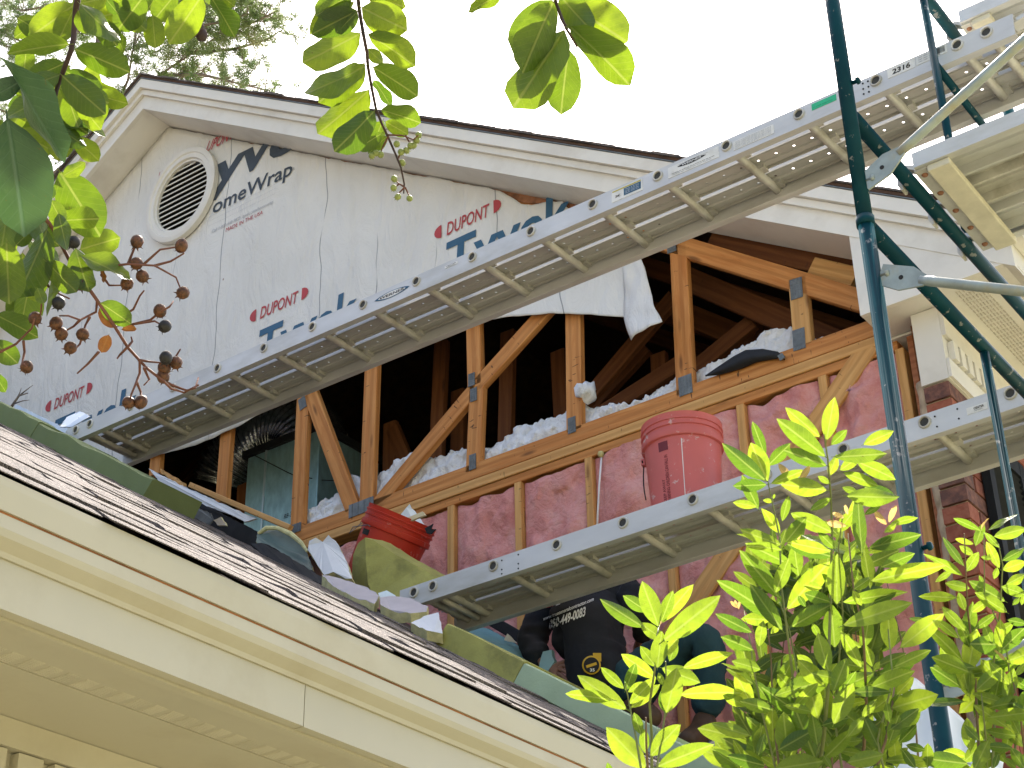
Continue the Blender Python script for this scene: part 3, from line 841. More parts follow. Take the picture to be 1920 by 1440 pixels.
# vent cells: raised fine louvres, one panel per cell
cw = (xv0-xv1)
vmesh = MB()
for q in range(7):
    vmesh.box((0.004 + q*(cw-0.006)/7, 0, -0.0012), (0.004 + q*(cw-0.006)/7 + (cw-.006)/7*0.62, 0.0235, 0.0))
vmesh.box((0.002, -0.001, -0.0004), (cw-0.001, 0.0245, 0.0001))
M_ventc = simple('cream_vent_louvre', (0.54, 0.50, 0.38), 0.5)
vme = vmesh.mesh('soffit_vent', M_ventc)
yv = WZ(13, 1226, zsf+ZC+0.004).y - 0.0353*10
for k in range(-40, 70):
    link('soffit_vent', vme, house, None, Matrix.Translation((xv1+0.002, yv + k*0.0353, zsf+ZC+0.0039)))
# wing side wall with dentils
MB().box((xw_-0.05, Y0, 0), (xw_, -0.13, zsf+ZC+0.003)).build('wing_side_wall', M_cream, house)
pdl = WX(0, 1407, xw_)
dm2 = MB().box((0, 0, 0), (0.020, 0.050, 0.09)).mesh('dentil', M_cream)
MB().box((xw_+0.001, Y0, pdl.z-0.0), (xw_+0.026, -0.13, zsf+ZC+0.0025)).build('wing_frieze', M_cream, house)
yd = WX(9, 1407, xw_).y + 0.012
for k in range(-20, 14):
    link('dentil', dm2, house, None, Matrix.Translation((xw_+0.001, yd + k*0.0732, pdl.z-0.0925)))
MB().box((xw_+0.001, Y0, pdl.z-0.30), (xw_+0.015, -0.13, pdl.z-0.094)).build('wing_frieze', M_cream, house)
MB().box((-10.2, Y0, 0), (xw_-0.06, Y0+0.1, 2.4)).build('wing_end_wall', M_cream, house)
mb = MB().prism([(xw_, Y0+.02, zsf+ZC+.02), (-10.2, Y0+.02, zsf+ZC+.02), (-10.2, Y0+.02, z_roof(-10.2)-.031), (WEX-.04, Y0+.02, z_roof(WEX-.04)-.031)], (0, 0.05, 0)); mb.build('wing_gable', M_cream, house)
# ---------------------------------------------------------------- aluminium walk planks
def deck_mat():
    t = NT('ribbed_plank_deck')
    v = t.coord((1, 1, 1)); sep = t.n('ShaderNodeSeparateXYZ'); t.l(v, sep.inputs[0])
    c = t.ramp(t.noise(t.coord((2, 5, 5)), 2, 4), [(0.3, (0.47, 0.455, 0.41)), (0.7, (0.54, 0.525, 0.48))])
    b = t.bsdf(c, 0.45, 0.25, 0.4, None, link=False)
    tr = t.n('ShaderNodeBsdfTransparent')
    fx = t.math('SUBTRACT', t.math('FRACT', t.math('MULTIPLY', sep.outputs['X'], 1/0.0762)), 0.5)
    dx = t.math('MULTIPLY', fx, 0.0762)
    dy = t.math('SUBTRACT', sep.outputs['Y'], 0.0)
    r = t.math('SQRT', t.math('ADD', t.math('MULTIPLY', dx, dx), t.math('MULTIPLY', dy, dy)))
    hole = t.math('LESS_THAN', r, 0.0056)
    mx = t.n('ShaderNodeMixShader'); t.l(hole, mx.inputs[0]); t.l(b.outputs[0], mx.inputs[1]); t.l(tr.outputs[0], mx.inputs[2])
    t.l(mx.outputs[0], t.out.inputs['Surface'])
    return t.m
M_deck = deck_mat()
M_label = simple('white_label', (0.70, 0.70, 0.66), 0.45, var=0.08, dirt=(0.4, 0.38, 0.3), dscale=20, damt=0.4)
M_green = simple('green_tape', (0.02, 0.42, 0.20), 0.4, var=0.1)
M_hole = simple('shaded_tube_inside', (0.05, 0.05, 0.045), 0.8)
RH0, RH1, RWID = 0.030, -0.056, 0.355     # rail top and bottom about the rung line, width over rails
def walk_plank(label, A, B, L, rung_at, group):
    """A: first rung on the near rail, B: a later point of the same line"""
    ax = (B-A).normalized(); ay = V(0, 1, 0); ay = (ay - ax*ay.dot(ax)).normalized()
    M = basis(A, ax, ay)
    root = empty('walk_plank', A, label, 'walk plank', group)
    x0, x1 = rung_at[0]-0.075, L
    rail = lambda y0, sg: MB().prism([(x0, y, z) for y, z in ((y0, RH1), (y0+sg*0.030, RH1), (y0+sg*0.030, RH1+0.0035), (y0+sg*0.0035, RH1+0.004), (y0+sg*0.0035, RH0-0.004), (y0+sg*0.028, RH0-0.0035), (y0+sg*0.028, RH0), (y0, RH0))], (x1-x0, 0, 0))
    r1 = rail(0, 1).build('side_rail', M_alu, root, M=M)
    r2 = rail(RWID, -1).build('side_rail', M_alu, root, M=M)
    rm = MB()
    rm.lathe([(0.0155, -0.0015), (0.0165, -0.006), (0.0195, -0.0075), (0.0225, -0.006), (0.0235, -0.0005), (0.0165, 0.004), (0.0165, RWID-0.004), (0.022, RWID-.001), (0.022, RWID+.003), (0.0, RWID+0.003)], (0, 0, 0), (0, 1, 0), 18)
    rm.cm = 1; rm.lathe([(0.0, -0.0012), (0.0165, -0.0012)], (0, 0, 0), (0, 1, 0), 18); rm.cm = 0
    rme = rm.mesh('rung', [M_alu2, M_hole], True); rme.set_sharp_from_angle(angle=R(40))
    for x in rung_at:
        link('rung', rme, root, None, M @ Matrix.Translation((x, 0, 0)))
        for yb in (0.175, 0.262):
            pass
    brk = MB().box((-0.004, -0.02, 0.0), (0.022, 0.02, 0.0155)).mesh('deck_clip', M_alu2)
    bw = (RWID - 0.014 - 2*0.020)/3
    for k in range(3):
        yc = 0.004 + bw/2 + k*(bw+0.019)
        prof = []
        zt = RH0 - 0.006; n = 2
        lo = [(-bw/2, zt-0.016), (-bw/2+0.003, zt-0.016), (-bw/2+0.0035, zt-0.004)]
        for q in range(n):
            c = -bw/2 + bw*(q+0.5)/n
            lo += [(c-0.013, zt-0.003), (c-0.010, zt-0.009), (c+0.010, zt-0.009), (c+0.013, zt-0.003)]
        lo += [(bw/2-0.0035, zt-0.004), (bw/2-0.003, zt-0.016), (bw/2, zt-0.016), (bw/2, zt), (-bw/2, zt)]
        d = MB().prism([(x0+0.02, y, z) for y, z in lo], (x1-x0-0.05, 0, 0)).build('deck_board', M_deck, root, M=M @ Matrix.Translation((0, yc, 0)))
        for x in rung_at[1:-1:1]:
            link('deck_clip', brk, root, None, M @ Matrix.Translation((x+0.016, yc+bw*0.36, 0.0)))
    def loc(px, py):
        """where a sight line meets the outer face of the near rail, in plank coordinates"""
        n_ = M.to_3x3().col[1]
        d = ray(px, py); t = (A-CAM).dot(n_)/d.dot(n_)
        return M.inverted() @ (CAM+d*t)
    def sticker(name, c, hw, hh, mat, bevel_=0.0):
        p = loc(*c)
        q = loc(c[0]+hw, c[1]-hw*0.43); hx = abs(q.x-p.x)
        pts = [(p.x-hx, -0.0015, p.z-hh), (p.x+hx, -0.0015, p.z-hh), (p.x+hx, -0.0015, p.z+hh), (p.x-hx, -0.0015, p.z+hh)]
        o = MB().prism(pts, (0, 0.001, 0)).build(name, mat, root, M=M)
        return o, p, hx
    def oval(name, c, hw, hh, mat, yy=-0.0015):
        p = loc(*c); hx = abs(loc(c[0]+hw, c[1]-hw*0.43).x-p.x)
        pts = [(p.x+hx*math.cos(t)*(1-.25*abs(math.sin(t))), yy, p.z+hh*math.sin(t)) for t in [2*math.pi*k/28 for k in range(28)]]
        return MB().prism(pts, (0, 0.0008, 0)).build(name, mat, root, M=M), p, hx
    def words(s, x, z, w, h, mat, parent, bold=0.0, shear=0.0, y=-0.0021):
        return put_text(MB(), s, (x, y, z), (1, 0, 0), (0, 0, 1), w, h, shear, bold).build('lettering', mat, parent, M=M, fixn=False)
    return root, M, loc, sticker, oval, words
C0 = V(0, -6, 1.6)
A1 = C0 + V(-5.605, 4.721, 4.107); B1 = A1 + V(0.3048, -0.018, -0.016)*14
st1 = (B1-A1).length/14
rungs = [-0.415] + [st1*k for k in range(-1, 15)] + [st1*14+0.105]
up, MU, loc, sticker, oval, words = walk_plank('upper aluminium walk plank with many stickers reaching from the roof to the scaffold', A1, B1, st1*14+0.20, rungs, 'aluminium walk planks')
# stickers of the upper plank, each a plate with print on it
o, p, hx = oval('maker_badge', (735, 551), 33, 0.0165, M_ink_blue)
o2, _, _ = oval('badge_field', (735, 551), 26, 0.0135, M_label, -0.002)
words('WERNER', p.x-hx*0.72, p.z-0.006, hx*1.44, 0.012, M_ink_black, o, 0.02, 0.15, -0.0026)
o, p, hx = sticker('sticker', (846, 497), 12, 0.006, M_label); words('CENTER', p.x-hx*.8, p.z, hx*1.6, 0.004, M_ink_black, o, .02); words('CENTRO', p.x-hx*.6, p.z-.005, hx*1.2, 0.003, M_ink_black, o)
o, p, hx = sticker('sticker', (1176, 358), 29, 0.026, M_label)
MB().box((p.x-hx*.2, -0.0024, p.z-0.016), (p.x+hx*.9, -0.0018, p.z+.016)).build('navy_panel', M_ink_blue, o, M=M_ if False else MU)
MB().box((p.x-hx*.95, -0.0026, p.z+.0185), (p.x+hx*.9, -0.0018, p.z+.0235)).build('yellow_band', simple('yellow_print', (0.5, 0.42, 0.06), 0.6), o, M=MU)
for j in range(4):
    words('danger keep clear', p.x-hx*.1, p.z+.008-j*.006, hx*.9, .003, M_ink_white, o, 0.0, 0, -0.0028)
words('x', p.x-hx*.8, p.z-.01, hx*.4, .014, M_ink_black, o, .02)
o, p, hx = sticker('sticker', (1300, 305), 48, 0.024, M_label)
b_, p2, h2 = oval('badge_oval', (1297, 302), 27, 0.0085, M_ink_black, -0.002); words('WERNER', p2.x-h2*.7, p2.z-.004, h2*1.4, .009, M_label, b_, .02, .15, -0.0026)
words('SINGLE SIZED ALUMINUM PLANK', p.x-hx*.85, p.z-.013, hx*1.7, .0045, M_ink_black, o); words('MODEL NO. SIZE 14 IN. DUTY RATING', p.x-hx*.8, p.z-.019, hx*1.5, .003, M_ink_black, o)
words('MODEL NUMBER ON OPPOSITE RAIL', p.x-hx*.6, p.z+.0165, hx*1.2, .003, M_ink_black, o)
o, p, hx = sticker('sticker', (1413, 258), 38, 0.020, M_label)
for j in range(7):
    words('maintain contact wires use safety line when on plank', p.x-hx*.92, p.z+.0135-j*.005, hx*1.8, .0024, M_ink_grey, o)
o, p, hx = sticker('green_sticker', (1545, 192), 23, 0.0135, M_green); words('(c) plank inspection', p.x-hx*.9, p.z-.006, hx*1.6, .004, M_ink_black, o)
o, p, hx = sticker('sticker', (1690, 128), 26, 0.020, M_label); words('2316', p.x-hx*.65, p.z-.011, hx*1.3, .020, M_ink_black, o, .03, .08)
o, p, hx = sticker('sticker', (1740, 106), 22, 0.018, M_label)
for j in range(3):
    words('load  class  rating', p.x-hx*.8, p.z+.008-j*.009, hx*1.3, .004, M_ink_grey, o)
o, p, hx = sticker('barcode_sticker', (1762, 95), 13, 0.019, M_label)
mb = MB()
xx = p.x-hx*.75
while xx < p.x+hx*.75:
    w_ = rng.choice((.001, .0016, .0026)); mb.box((xx, -0.0024, p.z-.012), (xx+w_, -0.0017, p.z+.012)); xx += w_+rng.choice((.0012, .002))
mb.build('barcode', M_ink_black, o, M=MU)
for dx in (0.11, 0.13):
    for zz in (0.012, -0.012, -0.034):
        MB().lathe([(0, -.001), (.0035, -.001), (.0035, .001)], (loc(1623, 158).x+dx-.12, -0.001, zz), (0, 1, 0), 10).build('rivet_hole', M_dark, up, M=MU)
# hook pieces at the scaffold end
hk = MB(); xe_ = st1*14+0.20
hk.prism([(xe_-.02, .03, .03), (xe_+.05, .03, .045), (xe_+.09, .03, .02), (xe_+.085, .03, -.05), (xe_+.075, .03, -.05), (xe_+.07, .03, .005), (xe_+.045, .03, .028), (xe_-.02, .03, .015)], (0, 0.05, 0))
hk.build('end_hook', M_alu, up, M=MU)
hk2 = MB().prism([(xe_-.02, .26, .03), (xe_+.05, .26, .045), (xe_+.09, .26, .02), (xe_+.085, .26, -.05), (xe_+.075, .26, -.05), (xe_+.07, .26, .005), (xe_+.045, .26, .028), (xe_-.02, .26, .015)], (0, 0.05, 0)).build('end_hook', M_alu, up, M=MU)
# end bracket and end shoe at the roof end
MB().box((-0.505, 0.004, -0.03), (-0.492, 0.05, 0.026)).build('end_cap', M_alu2, up, M=MU)
MB().tube([(-0.36, 0.02, -0.02), (-0.365, 0.33, -0.022)], 0.013, 12).build('end_bar', M_alu2, up, smooth=True, M=MU)

A2 = C0 + V(-3.963, 4.97, 2.813); B2 = A2 + V(0.305, -0.005, 0.0)*10
lw, ML, loc2, sticker2, oval2, words2 = walk_plank('lower aluminium walk plank carrying the upright red bucket above the kneeling worker', A2, B2, 3.35, [-0.098] + [0.305*k for k in range(11)] + [3.17], 'aluminium walk planks')
o, p, hx = sticker2('sticker', (1832, 766), 19, 0.0125, M_label); words2('CENTER', p.x-hx*.3, p.z-.001, hx*1.0, .008, M_ink_black, o, .03); words2('CENTRO', p.x-hx*.3, p.z-.008, hx*.8, .004, M_ink_black, o)
for px, py in ((941, 1051), (941, 1068), (941, 1076), (972, 1040), (972, 1057), (972, 1066), (1753, 781), (1757, 800), (1795, 767), (1798, 785)):
    q = loc2(px, py)
    MB().lathe([(0, -.001), (.0032, -.001), (.0032, .001)], (q.x, -0.001, q.z), (0, 1, 0), 10).build('rivet_hole', M_dark, lw, M=ML)
MB().box((-0.155, 0.004, -0.03), (-0.135, 0.05, 0.026)).build('end_cap', M_alu2, lw, M=ML)
MB().tube([(-0.02, 0.02, -0.02), (-0.03, 0.33, -0.022)], 0.013, 12).build('end_bar', M_alu2, lw, smooth=True, M=ML)

# ---------------------------------------------------------------- scaffold
def tube_mat():
    t = NT('teal_green_enamel')
    v = t.rcoord((1, 1, 1))
    c = t.ramp(t.noise(v, 7, 5), [(0.3, (0.003, 0.032, 0.044)), (0.7, (0.004, 0.048, 0.060))])
    c = t.mix(t.ramp(t.noise(v, 34, 5), [(0.63, 0.0), (0.67, 0.7)]), c, (0.26, 0.26, 0.24))
    t.bsdf(c, 0.45, 0.0, 0.10, t.bump(t.noise(v, 40, 4), 0.08, 0.002))
    return t.m
M_tube = tube_mat()
M_brace = simple('galvanised_brace', (0.30, 0.34, 0.31), 0.45, 0.3, var=0.2, vscale=14, dirt=(0.35, 0.28, 0.12), dscale=12, damt=0.6)
SY = -6 + 3.6
SXp = W(1665, 700, SY); SX = SXp.x
leg_t = W(1558, -60, SY).z; zj = W(1626, 405, SY).z; leg_b = W(1770, 1412, SY).z
fr_u = empty('scaffold_section', (SX, SY, zj), 'upper teal scaffold frame standing on the lower one, its post crossing the planks', 'scaffold frame', 'scaffold frames')
fr_l = empty('scaffold_section', (SX, SY, leg_b), 'lower teal scaffold frame whose long post stands behind the leafy shrub', 'scaffold frame', 'scaffold frames')
rT = 0.0213
yin = WX(1887, 190, SX).y
MB().tube([(SX, SY, zj), (SX, SY, leg_t+0.5)], rT, 20).build('post', M_tube, fr_u, smooth=True)
MB().tube([(SX, yin, zj), (SX, yin, leg_t+0.5)], rT, 20).build('post', M_tube, fr_u, smooth=True)
MB().tube([(SX, SY, 0.05), (SX, SY, zj-0.004)], rT, 20).build('post', M_tube, fr_l, smooth=True)
MB().tube([(SX, yin, 0.05), (SX, yin, zj-0.004)], rT, 20).build('post', M_tube, fr_l, smooth=True)
for yy, par in ((SY, fr_l), (yin, fr_l)):
    MB().lathe([(rT, -.03), (rT+.004, -.03), (rT+.004, -.002), (rT, -.002)], (SX, yy, zj), (0, 0, 1), 20).build('coupling_collar', M_tube, par, smooth=True)
    MB().lathe([(.02, -.06), (.05, -.06), (.05, -.052), (.02, -.052)], (SX, yy, 0.10), (0, 0, 1), 16).build('base_plate', M_galv, par)
zb1 = WX(1827, 478, SX).z; zb2 = WX(1740, 0, SX).z; zb3 = WX(1800, 180, SX).z; zh = WX(1847, 658, SX).z+0.01
yp = WX(1755, 130, SX).y
MB().tube([(SX, SY+rT, zb1), (SX, yin-rT, zb1)], rT, 18).build('bearer', M_tube, fr_u, smooth=True)
MB().tube([(SX, SY+rT, zb2), (SX, yin-rT, zb2)], rT, 18).build('bearer', M_tube, fr_u, smooth=True)
MB().tube([(SX, yp, zb1), (SX, yp, leg_t+0.5)], 0.0135, 14).build('inner_upright', M_tube, fr_u, smooth=True)
MB().tube([(SX, yp, zb3), (SX, yin-rT, zb3)], 0.0135, 14).build('rung', M_tube, fr_u, smooth=True)
MB().tube([(SX, SY+rT, zh), (SX, yin-rT, zh)], rT, 18).build('bearer', M_tube, fr_l, smooth=True)
yp2 = WX(1851, 690, SX).y
MB().tube([(SX, yp2, zh-rT), (SX, yp2, 0.5)], 0.0135, 14).build('inner_upright', M_tube, fr_l, smooth=True)
MB().tube([(SX, SY+rT, 0.55), (SX, yin-rT, 0.55)], rT, 14).build('bearer', M_tube, fr_l, smooth=True)
for zz in (1.1, 1.7):
    MB().tube([(SX, yp2, zz), (SX, yin-rT, zz)], 0.0135, 12).build('rung', M_tube, fr_l, smooth=True)
for (px, py), par in (((1606, 152), fr_u), ((1735, 1026), fr_l), ((1648, 330), fr_u), ((1660, 515), fr_l), ((1772, 1285), fr_l)):
    z = W(px, py, SY).z
    m_ = MB().lathe([(0.0, 0.026), (.008, 0.026), (.011, .022), (.011, .016), (.006, .014), (.006, .0), (.0, 0)], (SX+rT-.002, SY, z), (1, 0.0, 0), 12)
    m_.build('brace_stud', M_tube if px in (1606, 1735) else M_brace, par, smooth=True)
def cross_brace(label, p, q, r=0.0135):
    """flattened ends with a hole, tube between"""
    p, q = Vector(p), Vector(q); d = (q-p).normalized(); up_ = d.cross(V(0, 1, 0)).normalized()
    root = empty('cross_brace', p, label, 'cross brace', 'galvanised scaffold cross braces')
    a = p + d*0.13
    MB().tube([a-d*0.03, a, q], [r*0.9, r, r], 16).build('tube', M_brace, root, smooth=True)
    pts = [p - d*0.02 + up_*0.032, p + d*0.07 + up_*0.034, p + d*0.115 + up_*0.015, p + d*0.115 - up_*0.015, p + d*0.05 - up_*0.036, p - d*0.02 - up_*0.026]
    MB().prism([v - V(0, 0.004, 0) for v in pts], (0, 0.006, 0)).build('flattened_end', M_brace, root)
    MB().lathe([(0, -.0012), (.0065, -.0012), (.0065, .002)], p+d*0.045-V(0, .004, 0), (0, 1, 0), 12).build('hole', M_dark, root)
    return root
bp = V(SX+0.03, SY, W(1648, 330, SY).z); 
e1 = W(1935, 62, SY); cross_brace('cross brace rising from the upper post beside the sloping roof edge', bp, bp+(e1-bp)*2.2)
bp = V(SX+0.035, SY, W(1668, 516, SY).z); e1 = W(1935, 548, SY); cross_brace('cross brace sloping down below the post joint, over the white eave', bp, bp+(e1-bp)*2.2)
bp = V(SX+0.03, SY, W(1775, 1290, SY).z); e1 = W(1900, 1270, SY); cross_brace('cross brace end plate at the foot of the post behind the shrub', bp, bp+V(1, 0, .28)*1.6)

def scaffold_deck(label, yn, yf, z, x0, x1):
    root = empty('scaffold_deck', (x0, yn, z), label, 'scaffold deck', 'aluminium scaffold decks')
    w = yf-yn
    h = 0.052
    MB().prism([(x0, yn, z+.002), (x0, yn, z+.002+h), (x0, yn+.003, z+.002+h), (x0, yn+.003, z+.006), (x0, yn+.028, z+.006), (x0, yn+.028, z+.002)], (x1-x0, 0, 0)).build('side_rail', M_alu, root)
    MB().prism([(x0, yf, z+.002), (x0, yf, z+.002+h), (x0, yf-.003, z+.002+h), (x0, yf-.003, z+.006), (x0, yf-.028, z+.006), (x0, yf-.028, z+.002)], (x1-x0, 0, 0)).build('side_rail', M_alu, root)
    n = 3; bw = (w-.012)/n
    for k in range(n):
        y = yn+.006+k*bw
        MB().prism([(x0+.02, a+y, b+z) for a, b in ((.0, .05), (bw-.002, .05), (bw-.002, .047), (bw*.86, .046), (bw*.84, .016), (bw*.78, .016), (bw*.76, .046), (bw*.50, .046), (bw*.485, .038), (bw*.455, .046), (bw*.24, .046), (bw*.22, .016), (bw*.16, .016), (bw*.14, .046), (0, .047))], (x1-x0-.02, 0, 0)).build('deck_board', M_alu2 if k % 2 else M_alu, root)
    bevel(MB().box((x0+.035, yn+.01, z-.022), (x0+.105, yf-.004, z+.0015)).build('end_beam', simple('taped_end_beam', (0.60, 0.56, 0.43), 0.6, var=0.12, vscale=16) if 'taped_end_beam' not in bpy.data.materials else bpy.data.materials['taped_end_beam'], root), .004)
    MB().box((x0-.004, yn+.012, z-.006), (x0+.034, yf-.006, z+.0015)).build('end_plate', M_alu2, root)
    for k in range(5):
        yy = yn + .04 + k*(w-.08)/4
        MB().lathe([(0, -.005), (.008, -.004), (.010, 0)], (x0+.016, yy, z-.0062), (0, 0, 1), 12).build('rivet', simple('rusty_rivet', (0.28, 0.13, 0.07), 0.7) if 'rusty_rivet' not in bpy.data.materials else bpy.data.materials['rusty_rivet'], root, smooth=True, fixn=True)
    for k in range(3):
        yy = yn + .03 + k*(w-.09)/2
        pts = [(x0+.0, yy, z+.03), (x0-.03, yy, z+.045), (x0-.06, yy, z+.035), (x0-.068, yy, z-.012), (x0-.058, yy, z-.035), (x0-.05, yy, z-.034), (x0-.055, yy, z+.0), (x0-.05, yy, z+.024), (x0-.028, yy, z+.03), (x0, yy, z+.01)]
        MB().prism(pts, (0, .03, 0)).build('hook', M_alu2, root)
    return root
zd1 = zb1 + 0.004
q0 = WZ(1698, 322, zd1); q1 = WZ(1862, 463, zd1)
scaffold_deck('aluminium scaffold deck with a taped end beam hooked on the lower bearer', q0.y, q1.y, zd1, SX+0.035, SX+2.2)
zd2 = zb2 + 0.004
q2 = WZ(1796, 45, zd2)
scaffold_deck('aluminium scaffold deck above the end of the upper plank', q2.y, q2.y+0.48, zd2, SX+0.04, SX+2.2)

# ---------------------------------------------------------------- buckets
M_bucket = None
def bucket_mat(name, col, sub):
    t = NT(name)
    v = t.rcoord((1, 1, 1))
    c = t.ramp(t.noise(v, 5, 5), [(0.3, col), (0.7, tuple(min(1, x*1.15) for x in col))])
    c = t.mix(t.ramp(t.noise(v, 17, 7, 0.7), [(0.60, 0.0), (0.66, 0.85 if sub else 0.25)]), c, (0.72, 0.60, 0.57))
    b = t.bsdf(c, 0.38, 0, 0.4, None, link=False)
    tl = t.n('ShaderNodeBsdfTranslucent'); t.l(c, tl.inputs['Color'])
    mx = t.n('ShaderNodeMixShader'); mx.inputs[0].default_value = 0.3
    t.l(b.outputs[0], mx.inputs[1]); t.l(tl.outputs[0], mx.inputs[2]); t.l(mx.outputs[0], t.out.inputs['Surface'])
    return t.m
def bucket(label, base, up_dir, face_dir, mat, h=0.368, rb=0.128, rt_=0.151, bail='side', word=True):
    root = empty('bucket', base, label, 'bucket', 'red plastic buckets')
    x = Vector(face_dir); M = basis(base, Vector(face_dir), Vector(up_dir).cross(Vector(face_dir)))
    z = Vector(up_dir).normalized(); x = (x - z*x.dot(z)).normalized(); y = z.cross(x)
    M = Matrix(((x.x, y.x, z.x, base[0]), (x.y, y.y, z.y, base[1]), (x.z, y.z, z.z, base[2]), (0, 0, 0, 1)))
    rr = lambda t: rb + (rt_-rb)*t
    prof = [(0.0, 0.0), (rb-.006, 0.0), (rb, 0.006), (rr(.74), h*.74), (rr(.74)+.010, h*.745), (rr(.74)+.0115, h*.755), (rr(.8)+.0095, h*.81), (rr(.8)+.003, h*.815), (rr(.86)+.002, h*.86), (rr(.86)+.008, h*.865), (rr(.88)+.008, h*.88), (rr(.88)+.002, h*.885), (rr(.92)+.002, h*.92), (rr(.92)+.007, h*.925), (rr(.94)+.007, h*.94), (rr(.94)+.002, h*.945), (rr(1)+.002, h*.985), (rr(1)+.004, h), (rr(1)-.001, h), (rr(.98)-.003, h*.97), (rr(.2)-.003, h*.1), (rb-.006, .004), (0, .004)]
    body = MB().lathe(prof, (0, 0, 0), (0, 0, 1), 56).build('bucket_body', mat, root, M=M, fixn=True)
    autosmooth(body, 28)
    def on(a, t, off=0.0012):
        r = rr(t)+off; return V(math.cos(a)*r, math.sin(a)*r, h*t)
    def patch(name, a0, a1, t0, t1, m_, off=0.0009):
        return MB().grid(lambda u, v: on(a0+(a1-a0)*u, t0+(t1-t0)*v, off), 10, 4).build(name, m_, root, M=M, fixn=False)
    return root, M, on, patch, h, rr
M_b1 = bucket_mat('faded_red_plastic', (0.64, 0.17, 0.155), True)
M_b2 = bucket_mat('bright_red_plastic', (0.55, 0.045, 0.022), False)
M_bprint = simple('dark_red_print', (0.16, 0.02, 0.03), 0.6)
zdk = A2.z + RH0
pb = W(1287, 945, A2.y+0.155)
base = V(pb.x, A2.y+0.155, zdk+0.001)
bk1, BM1, on1, patch1, bh, rr = bucket('faded red bucket standing upright on the lower plank', base, (0.02, -0.02, 1), (0.25, -1, 0), M_b1, h=0.375, rb=0.130, rt_=0.153)
patch1('label_print', -0.40, -0.12, 0.60, 0.70, M_bprint); 
lt = MB()
put_text(lt, 'WARNING', (0, 0, 0), (0, 1, 0), (0, 0, 1), 1, 1)
def wrapped(root, on, M, s, a, t0, t1, hgt, mat, vertical=True):
    """print that runs up the side of the bucket"""
    vs_, fs_, w_ = text_geo(s, 0.01)
    mb_ = MB(); mb_.add([on(a - (b/CAPH)*hgt, t0+(t1-t0)*(x_/w_), 0.0012) for x_, b in vs_], fs_)
    return mb_.build('lettering', mat, root, M=M, fixn=False)
wrapped(bk1, on1, BM1, 'WARNING: CHILDREN CAN FALL IN', -0.16, 0.05, 0.55, 0.10, M_bprint)
wrapped(bk1, on1, BM1, 'KEEP AWAY', -0.30, 0.05, 0.30, 0.09, M_bprint)
MB().grid(lambda u, v: on1(0.24+0.02*u, 0.06+0.64*v, .0012), 1, 10).build('seam_mark', M_ink_white, bk1, M=BM1, fixn=False)
# bail of the upright bucket, hanging on the left side
bl = MB().tube([on1(-1.45, .70, .014)] + [V(-0.0-0.02*math.sin(t*math.pi), -0.158-0.012*math.sin(t*math.pi), bh*(.70-.42*t)) for t in (0.1, .3, .5, .7, .9, 1.0)], 0.0024, 8).build('bail', M_dark, bk1, smooth=True, M=BM1)
MB().box((-0.012, -0.166, bh*.66), (0.012, -0.150, bh*.73)).build('bail_ear', M_b1, bk1, M=BM1)
tag(MB().prism([(0, 0, 0), (0.035, 0, -.005), (.018, .0, .055)], (0, .012, 0)).build('foam_offcut', simple('cream_foam', (0.72, 0.66, 0.46), 0.8), None, M=Matrix.Translation(BM1 @ V(-0.085, -0.10, bh*.955)) @ Matrix.Rotation(0.5, 4, 'Y')), 'pale foam offcut poking over the rim of the upright bucket', 'offcut')
# pry bar lying on the plank beside it
pr0 = W(1347, 888, A2.y+.10); pr0.z = zdk+.012
pts = [V(pr0.x, A2.y+.06, zdk+.006), V(pr0.x+.02, A2.y+.075, zdk+.018), V(pr0.x+.06, A2.y+.10, zdk+.030), V(pr0.x+.2, A2.y+.14, zdk+.036), V(pr0.x+.42, A2.y+.20, zdk+.034)]
tag(MB().tube(pts, [.014, .015, .011, .010, .010], 10).build('pry_bar', simple('black_steel', (0.03, 0.035, 0.035), 0.45, 0.3), None, smooth=True), 'black pry bar lying on the lower plank beside the upright bucket', 'pry bar')

# bucket tipped on the roof among the debris
bb = W(700, 1066, -0.85); bd = (W(744, 958, -0.80) - W(708, 1055, -0.86)).normalized()
bd = V(0.42, -0.42, 0.78).normalized()
axis_px = (W(752, 968, -0.9) - W(690, 1072, -0.9)).normalized()
bk2, BM2, on2, patch2, bh2, rr2 = bucket('bright red bucket tipped over on the roof full of foam scraps', W(694, 1112, -0.60), (cr*.38+cu*.90+fw*.12).normalized(), (0.2, -1, -0.2), M_b2, h=0.37, rb=0.132, rt_=0.160)
patch2('label_print', -0.62, -0.28, 0.62, 0.69, M_dark)
for a0, a1, t0, t1 in ((0.25, 0.75, .52, .535), (0.25, 0.27, .40, .53)):
    patch2('printed_frame', a0, a1, t0, t1, M_ink_white)
MB().tube([on2(-1.35, .74, .014), BM2.inverted() @ W(655, 1000, -.75), BM2.inverted() @ W(662, 988, -.77), BM2.inverted() @ W(690, 984, -.77), on2(-0.2, .73, .02)], 0.0022, 8).build('bail', M_galv, bk2, smooth=True, M=BM2)

